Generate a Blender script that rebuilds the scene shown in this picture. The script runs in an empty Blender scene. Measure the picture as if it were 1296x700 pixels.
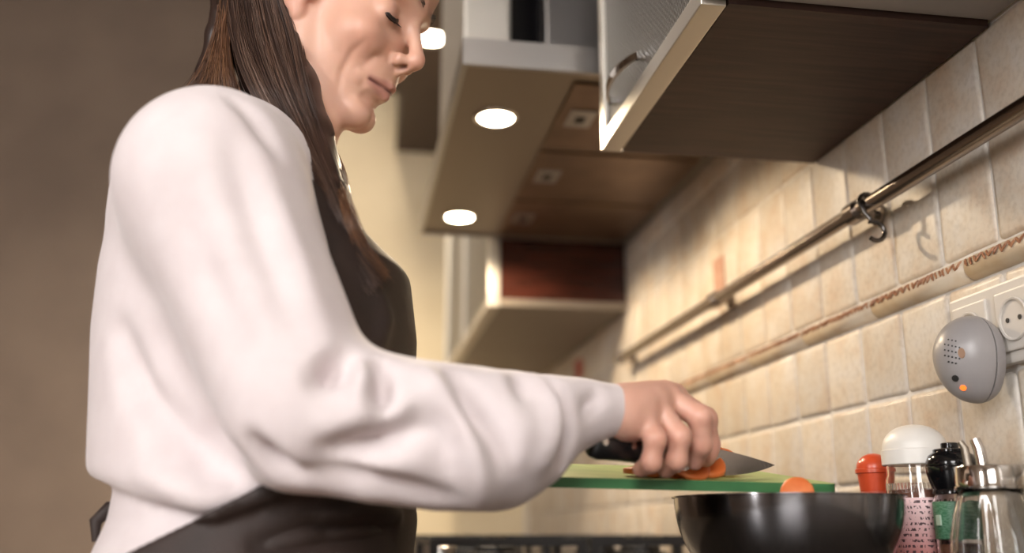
import bpy, bmesh, math, random
import numpy as np
from mathutils import Vector, Matrix
random.seed(7); np.random.seed(7)
S = bpy.context.scene
COL = S.collection
PI = math.pi

# ------------------------------------------------------------------ camera
ZC = 0.95                      # camera height; worktop is at 0.90
F = 1252.0                     # focal length in pixels of the 1296x700 frame
YAW = math.radians(9.35); PIT = math.atan(323 / 1252.0)
cam_d = bpy.data.cameras.new('camera'); cam = bpy.data.objects.new('camera', cam_d); COL.objects.link(cam)
cam.location = (0, 0, ZC); cam.rotation_euler = (PI / 2 + PIT, 0, -YAW)
cam_d.sensor_fit = 'HORIZONTAL'; cam_d.sensor_width = 36; cam_d.lens = 36 * F / 1296
cam_d.clip_start = 0.02
cam_d.dof.use_dof = True; cam_d.dof.focus_distance = 1.05; cam_d.dof.aperture_fstop = 2.0
S.camera = cam

# ------------------------------------------------------------------ world, exposure, main lights
w = bpy.data.worlds.new('world'); S.world = w; w.use_nodes = True
w.node_tree.nodes['Background'].inputs[0].default_value = (0.75, 0.72, 0.70, 1)
w.node_tree.nodes['Background'].inputs[1].default_value = 0.25
S.view_settings.view_transform = 'Standard'; S.view_settings.look = 'None'
S.view_settings.gamma = 1; S.view_settings.use_curve_mapping = False
S.view_settings.exposure = 0.0

def area_light(name, loc, target, sx, sy, power, col):
    d = bpy.data.lights.new(name, 'AREA'); d.shape = 'RECTANGLE'; d.size = sx; d.size_y = sy; d.energy = power; d.color = col
    o = bpy.data.objects.new(name, d); COL.objects.link(o); o.location = loc
    o.rotation_euler = (Vector(target) - Vector(loc)).to_track_quat('-Z', 'Y').to_euler()
    return o
# daylight entering by a narrow window in the left wall and a tall one in the wall behind the camera
area_light('side_window_daylight', (-2.12, -0.85, 1.75), (0.3, 1.0, 1.0), 0.25, 1.5, 42, (1.0, 0.98, 0.97))
area_light('front_window_daylight', (-0.85, -2.42, 2.15), (0.0, 1.0, 1.15), 1.3, 1.5, 108, (1.0, 0.97, 0.95))

# ------------------------------------------------------------------ projection helpers (pixel + distance -> point in the room)
_a = YAW; _p = PIT
RX = np.array([math.cos(_a), -math.sin(_a), 0.]); HX = np.array([math.sin(_a), math.cos(_a), 0.]); ZX = np.array([0, 0, 1.])
FX = HX * math.cos(_p) + ZX * math.sin(_p); UX = -HX * math.sin(_p) + ZX * math.cos(_p)
CAM = np.array([0, 0, ZC])
def ray(x, y): return FX + RX * (x - 648) / F + UX * (350 - y) / F
def at(x, y, d): return CAM + ray(x, y) * d                 # d = depth along the view axis
def atY(x, y, Y): r = ray(x, y); return CAM + r * (Y / r[1])
def atX(x, y, X): r = ray(x, y); return CAM + r * (X / r[0])
def proj(P):
    Q = np.asarray(P, float) - CAM; d = Q @ FX
    return 648 + F * (Q @ RX) / d, 350 - F * (Q @ UX) / d, d

# ------------------------------------------------------------------ materials
def lin(v):
    v /= 255.0
    return v / 12.92 if v <= 0.04045 else ((v + 0.055) / 1.055) ** 2.4
def C(r, g, b): return (lin(r), lin(g), lin(b), 1)
class NT:
    def __init__(s, name):
        s.m = bpy.data.materials.new(name); s.m.use_nodes = True; s.t = s.m.node_tree
        s.b = s.t.nodes['Principled BSDF']
    def n(s, typ, **kw):
        nd = s.t.nodes.new(typ)
        for k, v in kw.items():
            if k in nd.inputs: nd.inputs[k].default_value = v
            else: setattr(nd, k, v)
        return nd
    def l(s, a, b): s.t.links.new(a, b)
    def set(s, **kw):
        for k, v in kw.items(): s.b.inputs[k.replace('_', ' ')].default_value = v
def mat(name, col, rough=0.5, metal=0.0, col2=None, scale=20, detail=3, bump=0, bscale=None, stretch=None, lo=.35, hi=.65, **kw):
    k = NT(name); k.set(Base_Color=col, Roughness=rough, Metallic=metal)
    for a, v in kw.items(): k.b.inputs[a.replace('_', ' ')].default_value = v
    if col2 or bump:
        tc = k.n('ShaderNodeTexCoord'); mp = k.n('ShaderNodeMapping'); k.l(tc.outputs['Object'], mp.inputs[0])
        if stretch: mp.inputs['Scale'].default_value = stretch
        if col2:
            nz = k.n('ShaderNodeTexNoise', Scale=scale, Detail=detail); k.l(mp.outputs[0], nz.inputs[0])
            cr = k.n('ShaderNodeValToRGB'); cr.color_ramp.elements[0].color = col; cr.color_ramp.elements[1].color = col2
            cr.color_ramp.elements[0].position = lo; cr.color_ramp.elements[1].position = hi
            k.l(nz.outputs[0], cr.inputs[0]); k.l(cr.outputs[0], k.b.inputs['Base Color'])
        if bump:
            n2 = k.n('ShaderNodeTexNoise', Scale=bscale or scale, Detail=4); k.l(mp.outputs[0], n2.inputs[0])
            bp = k.n('ShaderNodeBump', Strength=bump, Distance=.002); k.l(n2.outputs[0], bp.inputs['Height']); k.l(bp.outputs[0], k.b.inputs['Normal'])
    return k.m
def emit(name, col, st):
    k = NT(name); k.set(Base_Color=(0, 0, 0, 1), Emission_Color=col, Emission_Strength=st); return k.m
M = {}
def tile_mat():
    k = NT('stone_tile'); k.set(Roughness=.42)
    tc = k.n('ShaderNodeTexCoord'); oi = k.n('ShaderNodeObjectInfo')
    ad = k.n('ShaderNodeVectorMath', operation='MULTIPLY_ADD'); cb = k.n('ShaderNodeCombineXYZ')
    for i in range(3): k.l(oi.outputs['Random'], cb.inputs[i])
    k.l(cb.outputs[0], ad.inputs[0]); ad.inputs[1].default_value = (37, 53, 71); k.l(tc.outputs['Object'], ad.inputs[2])
    n1 = k.n('ShaderNodeTexNoise', Scale=17, Detail=4, Roughness=.6); k.l(ad.outputs[0], n1.inputs[0])
    cr = k.n('ShaderNodeValToRGB'); e = cr.color_ramp.elements
    e[0].position = .34; e[0].color = C(208, 202, 194); e[1].position = .80; e[1].color = C(194, 168, 142)
    m_ = e.new(.52); m_.color = C(204, 193, 178)
    k.l(n1.outputs[0], cr.inputs[0])
    n2 = k.n('ShaderNodeTexNoise', Scale=140, Detail=4); k.l(ad.outputs[0], n2.inputs[0])
    mx = k.n('ShaderNodeMix', data_type='RGBA', blend_type='MULTIPLY'); mx.inputs[0].default_value = .35
    c2 = k.n('ShaderNodeValToRGB'); c2.color_ramp.elements[0].position = .3; c2.color_ramp.elements[0].color = (.6, .55, .5, 1); c2.color_ramp.elements[1].position = .55
    k.l(n2.outputs[0], c2.inputs[0]); k.l(cr.outputs[0], mx.inputs[6]); k.l(c2.outputs[0], mx.inputs[7])
    hs = k.n('ShaderNodeHueSaturation'); mr = k.n('ShaderNodeMapRange'); mr.inputs[3].default_value = .92; mr.inputs[4].default_value = 1.06
    k.l(oi.outputs['Random'], mr.inputs[0]); k.l(mr.outputs[0], hs.inputs['Value']); k.l(mx.outputs[2], hs.inputs['Color'])
    k.l(hs.outputs[0], k.b.inputs['Base Color'])
    bp = k.n('ShaderNodeBump', Strength=.35, Distance=.0015); k.l(n1.outputs[0], bp.inputs['Height']); k.l(bp.outputs[0], k.b.inputs['Normal'])
    return k.m
M['tile'] = tile_mat()
M['grout'] = mat('grout', C(218, 214, 208), .9, col2=C(204, 198, 190), scale=60)
M['liner'] = mat('liner_stone', C(204, 190, 170), .42, col2=C(196, 176, 150), scale=40, bump=.2)
M['liner_rel'] = mat('liner_relief', C(168, 120, 86), .5, col2=C(130, 84, 58), scale=150)
M['beige_wall'] = mat('beige_paint', C(222, 204, 170), .8, col2=C(214, 196, 162), scale=6)
M['taupe_wall'] = mat('taupe_paint', C(142, 124, 108), .8, col2=C(132, 115, 100), scale=4)
M['cream_wall'] = mat('cream_paint', C(205, 194, 178), .85)
M['ceil'] = mat('ceiling_paint', C(150, 134, 118), .9)
M['soffit'] = mat('dark_brown_paint', C(72, 56, 48), .55)
M['floor'] = mat('floor_tile', C(120, 96, 74), .4, col2=C(100, 78, 60), scale=5)
M['steel'] = mat('brushed_steel', C(176, 172, 168), .32, 1.0, bump=.06, bscale=30, stretch=(1, 60, 60))
M['steel_dark'] = mat('dark_steel', C(150, 140, 128), .48, .9)
M['chrome'] = mat('chrome', C(205, 200, 195), .10, 1.0)
M['rail'] = mat('satin_rail', C(150, 140, 132), .22, 1.0)
M['alu'] = mat('aluminium', C(206, 200, 190), .42, .85)
M['filter'] = mat('filter_panel', C(132, 110, 92), .40, .85, col2=C(116, 94, 78), scale=14)
M['wood_dark'] = mat('dark_walnut_board', C(72, 52, 45), .55, col2=C(56, 40, 35), scale=9, detail=6, stretch=(1, 14, 14), bump=.12, bscale=9, Specular_IOR_Level=.3)
M['mahogany'] = mat('mahogany', C(62, 30, 22), .22, col2=C(40, 20, 15), scale=8, stretch=(1, 9, 9))
M['black'] = mat('black_plastic', C(18, 19, 21), .28)
M['black_gloss'] = mat('black_gloss', C(14, 14, 16), .12)
M['iron'] = mat('cast_iron', C(26, 26, 28), .55)
M['counter'] = mat('cream_worktop', C(222, 208, 182), .35, col2=C(205, 188, 160), scale=90)
M['stone_top'] = mat('stone_worktop', C(96, 88, 80), .4, col2=C(76, 69, 63), scale=120)
M['white_plastic'] = mat('white_plastic', C(222, 218, 212), .38)
M['socket'] = mat('socket_plastic', C(206, 200, 192), .42)
M['grey_plastic'] = mat('grey_plastic', C(146, 142, 142), .36)
M['base_door'] = mat('base_door', C(150, 118, 92), .5)
M['red_plastic'] = mat('red_plastic', C(200, 76, 42), .30)
M['red_body'] = mat('red_translucent', C(190, 84, 60), .35)
M['green_label'] = mat('green_label', C(88, 128, 102), .5, col2=C(52, 104, 72), scale=260, lo=.46, hi=.54, stretch=(1,1,3))
M['carrot'] = mat('carrot', C(216, 122, 64), .42, col2=C(204, 102, 46), scale=60, Subsurface_Weight=.15, Subsurface_Radius=(.004, .002, .001))
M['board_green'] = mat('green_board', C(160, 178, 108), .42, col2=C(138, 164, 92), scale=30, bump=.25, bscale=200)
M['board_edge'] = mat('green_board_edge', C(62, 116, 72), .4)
k = NT('brushed_bowl'); k.set(Base_Color=C(122, 120, 122), Roughness=.16, Metallic=1.0, Anisotropic=.7, Anisotropic_Rotation=.25)
tg_ = k.n('ShaderNodeTangent', direction_type='RADIAL', axis='Z'); k.l(tg_.outputs[0], k.b.inputs['Tangent'])
M['bowl'] = k.m
M['blade'] = mat('blade_steel', C(190, 182, 178), .24, 1.0)
M['lamp'] = emit('hood_lamp_glow', (1.0, .86, .62, 1), 45)
M['downlamp'] = emit('downlight_glow', (1.0, .86, .66, 1), 30)
M['led'] = emit('led_glow', (1.0, .16, .02, 1), 2.2)
M['emblem'] = mat('brown_emblem', C(134, 98, 68), .5)
M['darkhole'] = mat('dark_hole', C(30, 28, 28), .6)
M['oil'] = mat('oil_glass', C(120, 84, 40), .06, Transmission_Weight=.7)
M['motif'] = mat('tile_motif', C(186, 150, 130), .6, col2=C(164, 116, 96), scale=90)
M['motif_red'] = mat('tile_motif_red', C(186, 62, 44), .6, col2=C(150, 44, 34), scale=90)
M['hook'] = mat('hook_steel', C(96, 92, 90), .22, 1.0)
def glass_mat(name, col, rough=.03):
    k = NT(name); k.set(Base_Color=col, Roughness=rough, Transmission_Weight=1.0, IOR=1.45); return k.m
M['glass'] = glass_mat('clear_glass', (.97, .98, .98, 1))
M['spice'] = mat('ground_spice', C(140, 92, 70), .9, col2=C(120, 70, 52), scale=200)
def textured_glass():
    k = NT('hammered_glass'); k.set(Base_Color=C(88, 84, 79), Roughness=.28, Metallic=.0, Specular_IOR_Level=.7)
    tc = k.n('ShaderNodeTexCoord'); sp = k.n('ShaderNodeSeparateXYZ'); k.l(tc.outputs['Object'], sp.inputs[0])
    s = []
    for i in (1, 2):
        m1 = k.n('ShaderNodeMath', operation='MULTIPLY'); m1.inputs[1].default_value = 2 * PI / .0085; k.l(sp.outputs[i], m1.inputs[0])
        m2 = k.n('ShaderNodeMath', operation='SINE'); k.l(m1.outputs[0], m2.inputs[0]); s.append(m2)
    pr = k.n('ShaderNodeMath', operation='MULTIPLY'); k.l(s[0].outputs[0], pr.inputs[0]); k.l(s[1].outputs[0], pr.inputs[1])
    bp = k.n('ShaderNodeBump', Strength=1.0, Distance=.0012); k.l(pr.outputs[0], bp.inputs['Height']); k.l(bp.outputs[0], k.b.inputs['Normal'])
    return k.m
M['tex_glass'] = textured_glass()
def label_mat():
    k = NT('pink_label'); k.set(Roughness=.55)
    tc = k.n('ShaderNodeTexCoord'); sp = k.n('ShaderNodeSeparateXYZ'); k.l(tc.outputs['Generated'], sp.inputs[0])
    # rows of fine print: rows from Z, letters from noise along the row
    zr = k.n('ShaderNodeMath', operation='MULTIPLY'); zr.inputs[1].default_value = 13; k.l(sp.outputs[2], zr.inputs[0])
    fr = k.n('ShaderNodeMath', operation='FRACT'); k.l(zr.outputs[0], fr.inputs[0])
    row = k.n('ShaderNodeMath', operation='LESS_THAN'); row.inputs[1].default_value = .5; k.l(fr.outputs[0], row.inputs[0])
    mp = k.n('ShaderNodeMapping'); mp.inputs['Scale'].default_value = (28, 28, 13); k.l(tc.outputs['Generated'], mp.inputs[0])
    nz = k.n('ShaderNodeTexNoise', Scale=1.0, Detail=2); k.l(mp.outputs[0], nz.inputs[0])
    gt = k.n('ShaderNodeMath', operation='GREATER_THAN'); gt.inputs[1].default_value = .52; k.l(nz.outputs[0], gt.inputs[0])
    mu = k.n('ShaderNodeMath', operation='MULTIPLY'); k.l(row.outputs[0], mu.inputs[0]); k.l(gt.outputs[0], mu.inputs[1])
    cr = k.n('ShaderNodeValToRGB'); e = cr.color_ramp.elements
    e[0].position = .25; e[0].color = C(186, 120, 116); e[1].position = .85; e[1].color = C(224, 190, 190)
    k.l(sp.outputs[2], cr.inputs[0])
    mx = k.n('ShaderNodeMix', data_type='RGBA'); k.l(mu.outputs[0], mx.inputs[0]); k.l(cr.outputs[0], mx.inputs[6]); mx.inputs[7].default_value = C(70, 40, 44)
    k.l(mx.outputs[2], k.b.inputs['Base Color'])
    return k.m
M['pink_label'] = label_mat()
def attr_mat(name, rough, **kw):
    k = NT(name); k.set(Roughness=rough)
    for a, v in kw.items(): k.b.inputs[a.replace('_', ' ')].default_value = v
    at_ = k.n('ShaderNodeAttribute', attribute_name='Col'); k.l(at_.outputs['Color'], k.b.inputs['Base Color'])
    return k
k = attr_mat('skin', .42, Subsurface_Weight=.18, Subsurface_Radius=(.009, .004, .002), Subsurface_Scale=1.0)
tc = k.n('ShaderNodeTexCoord'); nz = k.n('ShaderNodeTexNoise', Scale=380, Detail=3); k.l(tc.outputs['Object'], nz.inputs[0])
bp = k.n('ShaderNodeBump', Strength=.10, Distance=.001); k.l(nz.outputs[0], bp.inputs['Height']); k.l(bp.outputs[0], k.b.inputs['Normal'])
M['skin'] = k.m
M['hair'] = attr_mat('hair_strands', .38, Specular_IOR_Level=.6).m
M['lash'] = mat('lash', C(28, 20, 18), .5)
M['blouse'] = mat('blouse_fabric', C(218, 208, 209), .85, col2=C(212, 201, 202), scale=30, bump=.05, bscale=900, Sheen_Weight=.3)
M['apron'] = mat('apron_cloth', C(47, 33, 28), .66, col2=C(38, 27, 23), scale=24, bump=.15, bscale=300)
M['trousers'] = mat('trouser_cloth', C(40, 40, 46), .9)
M['shoe'] = mat('shoe_leather', C(34, 28, 26), .5)

# ------------------------------------------------------------------ object helpers
def tag(o, label=None, cat=None, group=None, kind=None):
    if label: o['label'] = label
    if cat: o['category'] = cat
    if group: o['group'] = group
    if kind: o['kind'] = kind
    return o
def thing(name, loc, label, cat, group=None):
    o = bpy.data.objects.new(name, None); COL.objects.link(o); o.location = loc; o.empty_display_size = .05
    return tag(o, label, cat, group)
def adopt(o, p):
    o.parent = p
    T = Matrix.Translation(p.location)
    q = p.parent
    o.matrix_parent_inverse = T.inverted() if q is None else Matrix.Identity(4)
    return o
def link(name, me, m, parent=None, smooth=False):
    if m is not None and not me.materials:
        me.materials.append(M[m] if isinstance(m, str) else m)
    if smooth: me.polygons.foreach_set('use_smooth', [True] * len(me.polygons))
    o = bpy.data.objects.new(name, me); COL.objects.link(o)
    if parent is not None: adopt(o, parent)
    return o
def from_bm(name, bm, m, parent=None, smooth=False):
    me = bpy.data.meshes.new(name); bm.to_mesh(me); bm.free()
    return link(name, me, m, parent, smooth)
def from_np(name, V, Q, m, parent=None, smooth=True):
    me = bpy.data.meshes.new(name)
    me.from_pydata(np.asarray(V, float).tolist(), [], [list(map(int, q)) for q in Q]); me.update()
    return link(name, me, m, parent, smooth)
def add_box(bm, lo, hi, bev=0, seg=2):
    lo = Vector(lo); hi = Vector(hi); c = (lo + hi) / 2; s = hi - lo
    r = bmesh.ops.create_cube(bm, size=1, matrix=Matrix.Translation(c) @ Matrix.Diagonal((s.x, s.y, s.z, 1)))
    if bev:
        ed = list({e for v in r['verts'] for e in v.link_edges})
        bmesh.ops.bevel(bm, geom=ed, offset=bev, segments=seg, profile=.6, affect='EDGES')
def box(name, lo, hi, m, parent=None, bev=0):
    bm = bmesh.new(); add_box(bm, lo, hi, bev); return from_bm(name, bm, m, parent)
def add_lathe(bm, prof, c, n=40, axis='z', caps=True):
    """prof: list of (radius, height); c: base point"""
    rings = []
    for r, h in prof:
        ring = []
        for i in range(n):
            a = 2 * PI * i / n; u, v = r * math.cos(a), r * math.sin(a)
            if axis == 'z': p = (c[0] + u, c[1] + v, c[2] + h)
            elif axis == 'x': p = (c[0] + h, c[1] + u, c[2] + v)
            else: p = (c[0] + v, c[1] + h, c[2] + u)
            ring.append(bm.verts.new(p))
        rings.append(ring)
    for a, b in zip(rings, rings[1:]):
        for i in range(n): bm.faces.new((a[i], a[(i + 1) % n], b[(i + 1) % n], b[i]))
    if caps:
        bm.faces.new(rings[0][::-1]); bm.faces.new(rings[-1])
def lathe(name, prof, c, m, parent=None, n=40, axis='z', caps=True, smooth=True):
    bm = bmesh.new(); add_lathe(bm, prof, c, n, axis, caps)
    bmesh.ops.recalc_face_normals(bm, faces=bm.faces)
    o = from_bm(name, bm, m, parent, smooth)
    if smooth: sharp(o)
    return o
def sharp(o, ang=40):
    me = o.data; bm = bmesh.new(); bm.from_mesh(me)
    for e in bm.edges:
        if len(e.link_faces) == 2 and e.calc_face_angle(0) > math.radians(ang): e.smooth = False
    bm.to_mesh(me); bm.free()
def add_tube(bm, pts, r, n=10, closed=False):
    pts = [Vector(p) for p in pts]; rs = r if isinstance(r, (list, tuple)) else [r] * len(pts)
    rings = []; up = None
    for i, p in enumerate(pts):
        if closed: t = (pts[(i + 1) % len(pts)] - pts[i - 1]).normalized()
        else: t = (pts[min(i + 1, len(pts) - 1)] - pts[max(i - 1, 0)]).normalized()
        if up is None:
            up = Vector((0, 0, 1)) if abs(t.z) < .9 else Vector((1, 0, 0))
        a = (up - t * up.dot(t)).normalized(); b = t.cross(a); up = a
        rings.append([bm.verts.new(p + (a * math.cos(2 * PI * k / n) + b * math.sin(2 * PI * k / n)) * rs[i]) for k in range(n)])
    pr = list(zip(rings, rings[1:])) + ([(rings[-1], rings[0])] if closed else [])
    for A, B in pr:
        for k in range(n): bm.faces.new((A[k], A[(k + 1) % n], B[(k + 1) % n], B[k]))
    if not closed: bm.faces.new(rings[0][::-1]); bm.faces.new(rings[-1])
def tube(name, pts, r, m, parent=None, n=12, closed=False):
    bm = bmesh.new(); add_tube(bm, pts, r, n, closed); bmesh.ops.recalc_face_normals(bm, faces=bm.faces)
    o = from_bm(name, bm, m, parent, True); sharp(o, 50); return o
def struct(o): o['kind'] = 'structure'; return o

# ------------------------------------------------------------------ the room
W = 0.67                      # face of the tiled wall
Zr = lambda z: z + ZC         # heights below are given relative to the camera
FL = 0.0; CE = 3.30
struct(box('floor', (-2.3, -2.6, -.08), (.9, 4.3, FL), 'floor'))
struct(box('ceiling', (-2.3, -2.6, CE), (.9, 4.3, CE + .08), 'ceil'))
wall_r = struct(box('wall_right', (W + .0015, -2.6, FL), (W + .20, 4.3, CE), 'grout'))
struct(box('wall_back', (-.32, 3.80, FL), (W + .005, 3.92, CE), 'beige_wall'))
struct(box('wall_passage', (-2.3, 4.2, FL), (W, 4.3, CE), 'taupe_wall'))
def wall_with_window(name, wname, lo, hi, ax, w0, w1, z0, z1, m):
    # wall slab with an opening; ax = the horizontal axis the wall runs along
    bm = bmesh.new(); lo = list(lo); hi = list(hi)
    def piece(b, a0, a1, za, zb, d0=None, d1=None):
        l = lo[:]; h = hi[:]; l[ax] = a0; h[ax] = a1; l[2] = za; h[2] = zb
        if d0 is not None: l[1 - ax] += d0; h[1 - ax] -= d1
        add_box(b, l, h)
    piece(bm, lo[ax], w0, lo[2], hi[2]); piece(bm, w1, hi[ax], lo[2], hi[2]); piece(bm, w0, w1, lo[2], z0); piece(bm, w0, w1, z1, hi[2])
    struct(from_bm(name, bm, m))
    bm = bmesh.new(); t = .05
    for a0, a1, za, zb in ((w0, w0 + t, z0, z1), (w1 - t, w1, z0, z1), (w0 + t, w1 - t, z0, z0 + t), (w0 + t, w1 - t, z1 - t, z1)): piece(bm, a0, a1, za, zb, .02, .02)
    win = struct(from_bm(wname, bm, 'white_plastic'))
    bm = bmesh.new(); piece(bm, w0 + t, w1 - t, z0 + t, z1 - t, .045, .045); from_bm('pane', bm, 'glass', win)
wall_with_window('wall_left', 'window_1', (-2.3, -2.5, FL), (-2.2, 4.2, CE), 1, -1.15, -.55, .95, 2.55, 'taupe_wall')
wall_with_window('wall_front', 'window_2', (-2.3, -2.6, FL), (W, -2.5, CE), 0, -1.55, -.15, 1.35, 2.95, 'cream_wall')
# dark dropped soffit above the worktop
bm = bmesh.new(); add_box(bm, (.03, .4, Zr(1.5)), (W + .005, 3.25, CE)); add_box(bm, (.145, 3.25, Zr(1.5)), (W + .005, 3.80, CE))
struct(from_bm('ceiling_soffit', bm, 'soffit'))

# ---- wall tiles, each its own piece
def tile_mesh(i, sy, sz):
    rnd = random.Random(i)
    bm = bmesh.new(); t = .0045
    n = 4
    # front face grid with slightly wavy outline and pillowed edges
    fr_ = [-.5, -.45, 0, .45, .5]; ys = [sy * k for k in fr_]; zs = [sz * k for k in fr_]
    fr = {}
    jit = lambda s: rnd.uniform(-s, s)
    for a, y in enumerate(ys):
        for b, z in enumerate(zs):
            e = (a in (0, n)) or (b in (0, n)); cn = (a in (0, n)) and (b in (0, n))
            yy = y * 1 + (jit(.0008)); zz = z * 1 + jit(.0008)
            if cn: yy *= .975; zz *= .975
            fr[a, b] = bm.verts.new((.0010 if e else jit(.0002), yy, zz))
    for a in range(n):
        for b in range(n): bm.faces.new((fr[a, b], fr[a, b + 1], fr[a + 1, b + 1], fr[a + 1, b]))
    loop = [(a, 0) for a in range(n)] + [(n, b) for b in range(n)] + [(a, n) for a in range(n, 0, -1)] + [(0, b) for b in range(n, 0, -1)]
    bk = [bm.verts.new((t, fr[k].co.y * 1.03, fr[k].co.z * 1.03)) for k in loop]
    for i2 in range(len(loop)):
        j = (i2 + 1) % len(loop); bm.faces.new((fr[loop[i2]], fr[loop[j]], bk[j], bk[i2]))
    bmesh.ops.recalc_face_normals(bm, faces=bm.faces)
    me = bpy.data.meshes.new('tile'); bm.to_mesh(me); bm.free(); me.materials.append(M['tile'])
    me.polygons.foreach_set('use_smooth', [True] * len(me.polygons))
    return me
PITCH = .1
rows = [(-.050, .060), (.060, .161), (.161, .265), (.295, .414), (.414, .535), (.535, .640), (.640, .694)]
MEAD = {}
for ri, (z0, z1) in enumerate(rows):
    for v in range(4): MEAD[ri, v] = tile_mesh(ri * 10 + v, PITCH - .006, z1 - z0 - .006)
tl_parent_inv = Matrix.Translation(wall_r.location).inverted()
for ri, (z0, z1) in enumerate(rows):
    for kx in range(-8, 29):
        y = .904 + PITCH * (kx + .5)
        if y > 3.75 or (ri == 6 and y < 1.25): continue
        o = bpy.data.objects.new('tile', MEAD[ri, random.randrange(4)]); COL.objects.link(o)
        o.location = (W - .0015 + random.uniform(-.0006, .0006), y, Zr((z0 + z1) / 2))
        o.rotation_euler = (random.uniform(-.006, .006), random.uniform(-.006, .006), random.uniform(-.006, .006))
        o.parent = wall_r
# accent insets on two tiles
box('tile_motif', (W - .004, 1.665, Zr(.402)), (W + .002, 1.715, Zr(.494)), 'motif', wall_r, .001)
box('tile_motif', (W - .004, 2.80, Zr(.44)), (W + .002, 2.88, Zr(.495)), 'motif_red', wall_r, .001)
# half-round liner with raised carving, in 20 cm lengths
def liner_piece(i):
    bm = bmesh.new(); L = .197; n = 8; r = .0145
    ends = []
    for y in (-L / 2, L / 2):
        ends.append([bm.verts.new((-.016 * math.sin(PI * k / n) + .004, y, r * math.cos(PI * k / n))) for k in range(n + 1)])
    A, B = ends
    for k in range(n): bm.faces.new((A[k], A[k + 1], B[k + 1], B[k]))
    bm.faces.new(A[::-1]); bm.faces.new(B)
    bmesh.ops.recalc_face_normals(bm, faces=bm.faces)
    me = bpy.data.meshes.new('liner_tile'); bm.to_mesh(me); bm.free(); me.materials.append(M['liner'])
    me.polygons.foreach_set('use_smooth', [True] * len(me.polygons))
    return me
def relief(i):
    rnd = random.Random(90 + i); bm = bmesh.new(); L = .19; r = .0145
    y = -L / 2
    while y < L / 2:
        # little leaf strokes leaning alternately, wrapped on the half round
        s = rnd.choice((-1, 1)); pts = []
        for t in range(4):
            ang = PI * (.46 + s * .10 * (t - 1.5) / 1.5 + rnd.uniform(-.02, .02)) - .22
            pts.append((-.0168 * math.sin(ang) + .004, y + .0022 * t, (r + .0006) * math.cos(ang)))
        add_tube(bm, pts, [.0009, .0016, .0016, .0007], 5)
        y += rnd.uniform(.0055, .0085)
    me = bpy.data.meshes.new('relief'); bm.to_mesh(me); bm.free(); me.materials.append(M['liner_rel'])
    return me
LP = [liner_piece(0)]; RP = [relief(i) for i in range(3)]
for kx in range(19):
    y = .054 + .2 * kx
    if y > 3.7: break
    o = bpy.data.objects.new('liner_tile', LP[0]); COL.objects.link(o); o.location = (W, y, Zr(.280)); o.parent = wall_r
    q = bpy.data.objects.new('relief', RP[kx % 3]); COL.objects.link(q); q.parent = o; q.location = (0, 0, 0)

# ------------------------------------------------------------------ worktop and base units
ct = box('worktop', (.085, -.4, Zr(-.09)), (W + .004, 3.795, Zr(-.05)), 'stone_top', None, .004)
tag(ct, 'grey-brown stone worktop running along the tiled wall under the hood', 'worktop')
ct2 = box('worktop', (-.315, 3.2, Zr(-.09)), (.083, 3.795, Zr(-.05)), 'counter', None, .004)
tag(ct2, 'short cream worktop return in front of the beige wall', 'worktop')
def base_unit(x0, x1, y0, y1, face, label):
    t = thing('base_cabinet', ((x0 + x1) / 2, (y0 + y1) / 2, 0), label, 'cabinet')
    box('plinth', (x0 + .04, y0, 0), (x1, y1, .1), 'black', t)
    box('body', (x0 + .02, y0, .1), (x1, y1, Zr(-.0902)), 'wood_dark', t)
    if face == 'x':
        d = box('door', (x0, y0 + .003, .105), (x0 + .019, y1 - .003, Zr(-.1)), 'base_door', t, .002)
        h = tube('handle', [(x0, y0 + .08, .78), (x0 - .025, y0 + .09, .78), (x0 - .025, y1 - .09, .78), (x0, y1 - .08, .78)], .005, 'chrome')
    else:
        d = box('door', (x0 + .003, y0 - .019, .105), (x1 - .003, y0 - .0005, Zr(-.1)), 'base_door', t, .002)
        h = tube('handle', [(x0 + .08, y0 - .019, .78), (x0 + .09, y0 - .04, .78), (x1 - .09, y0 - .04, .78), (x1 - .08, y0 - .019, .78)], .005, 'chrome')
    h.parent = d; h.matrix_parent_inverse = Matrix.Identity(4)
where = ['under the worktop end near the wall socket', 'under the worktop below the salad bowl', 'under the worktop before the hob', 'under the gas hob', 'under the worktop past the hob', 'under the worktop in the far corner']
for i in range(6):
    base_unit(.125, W, -.4 + .69 * i, -.4 + .69 * (i + 1) - .004, 'x', 'brown base cabinet ' + where[i])
base_unit(-.31, .055, 3.26, 3.79, 'y', 'brown base cabinet under the short worktop return')

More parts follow.
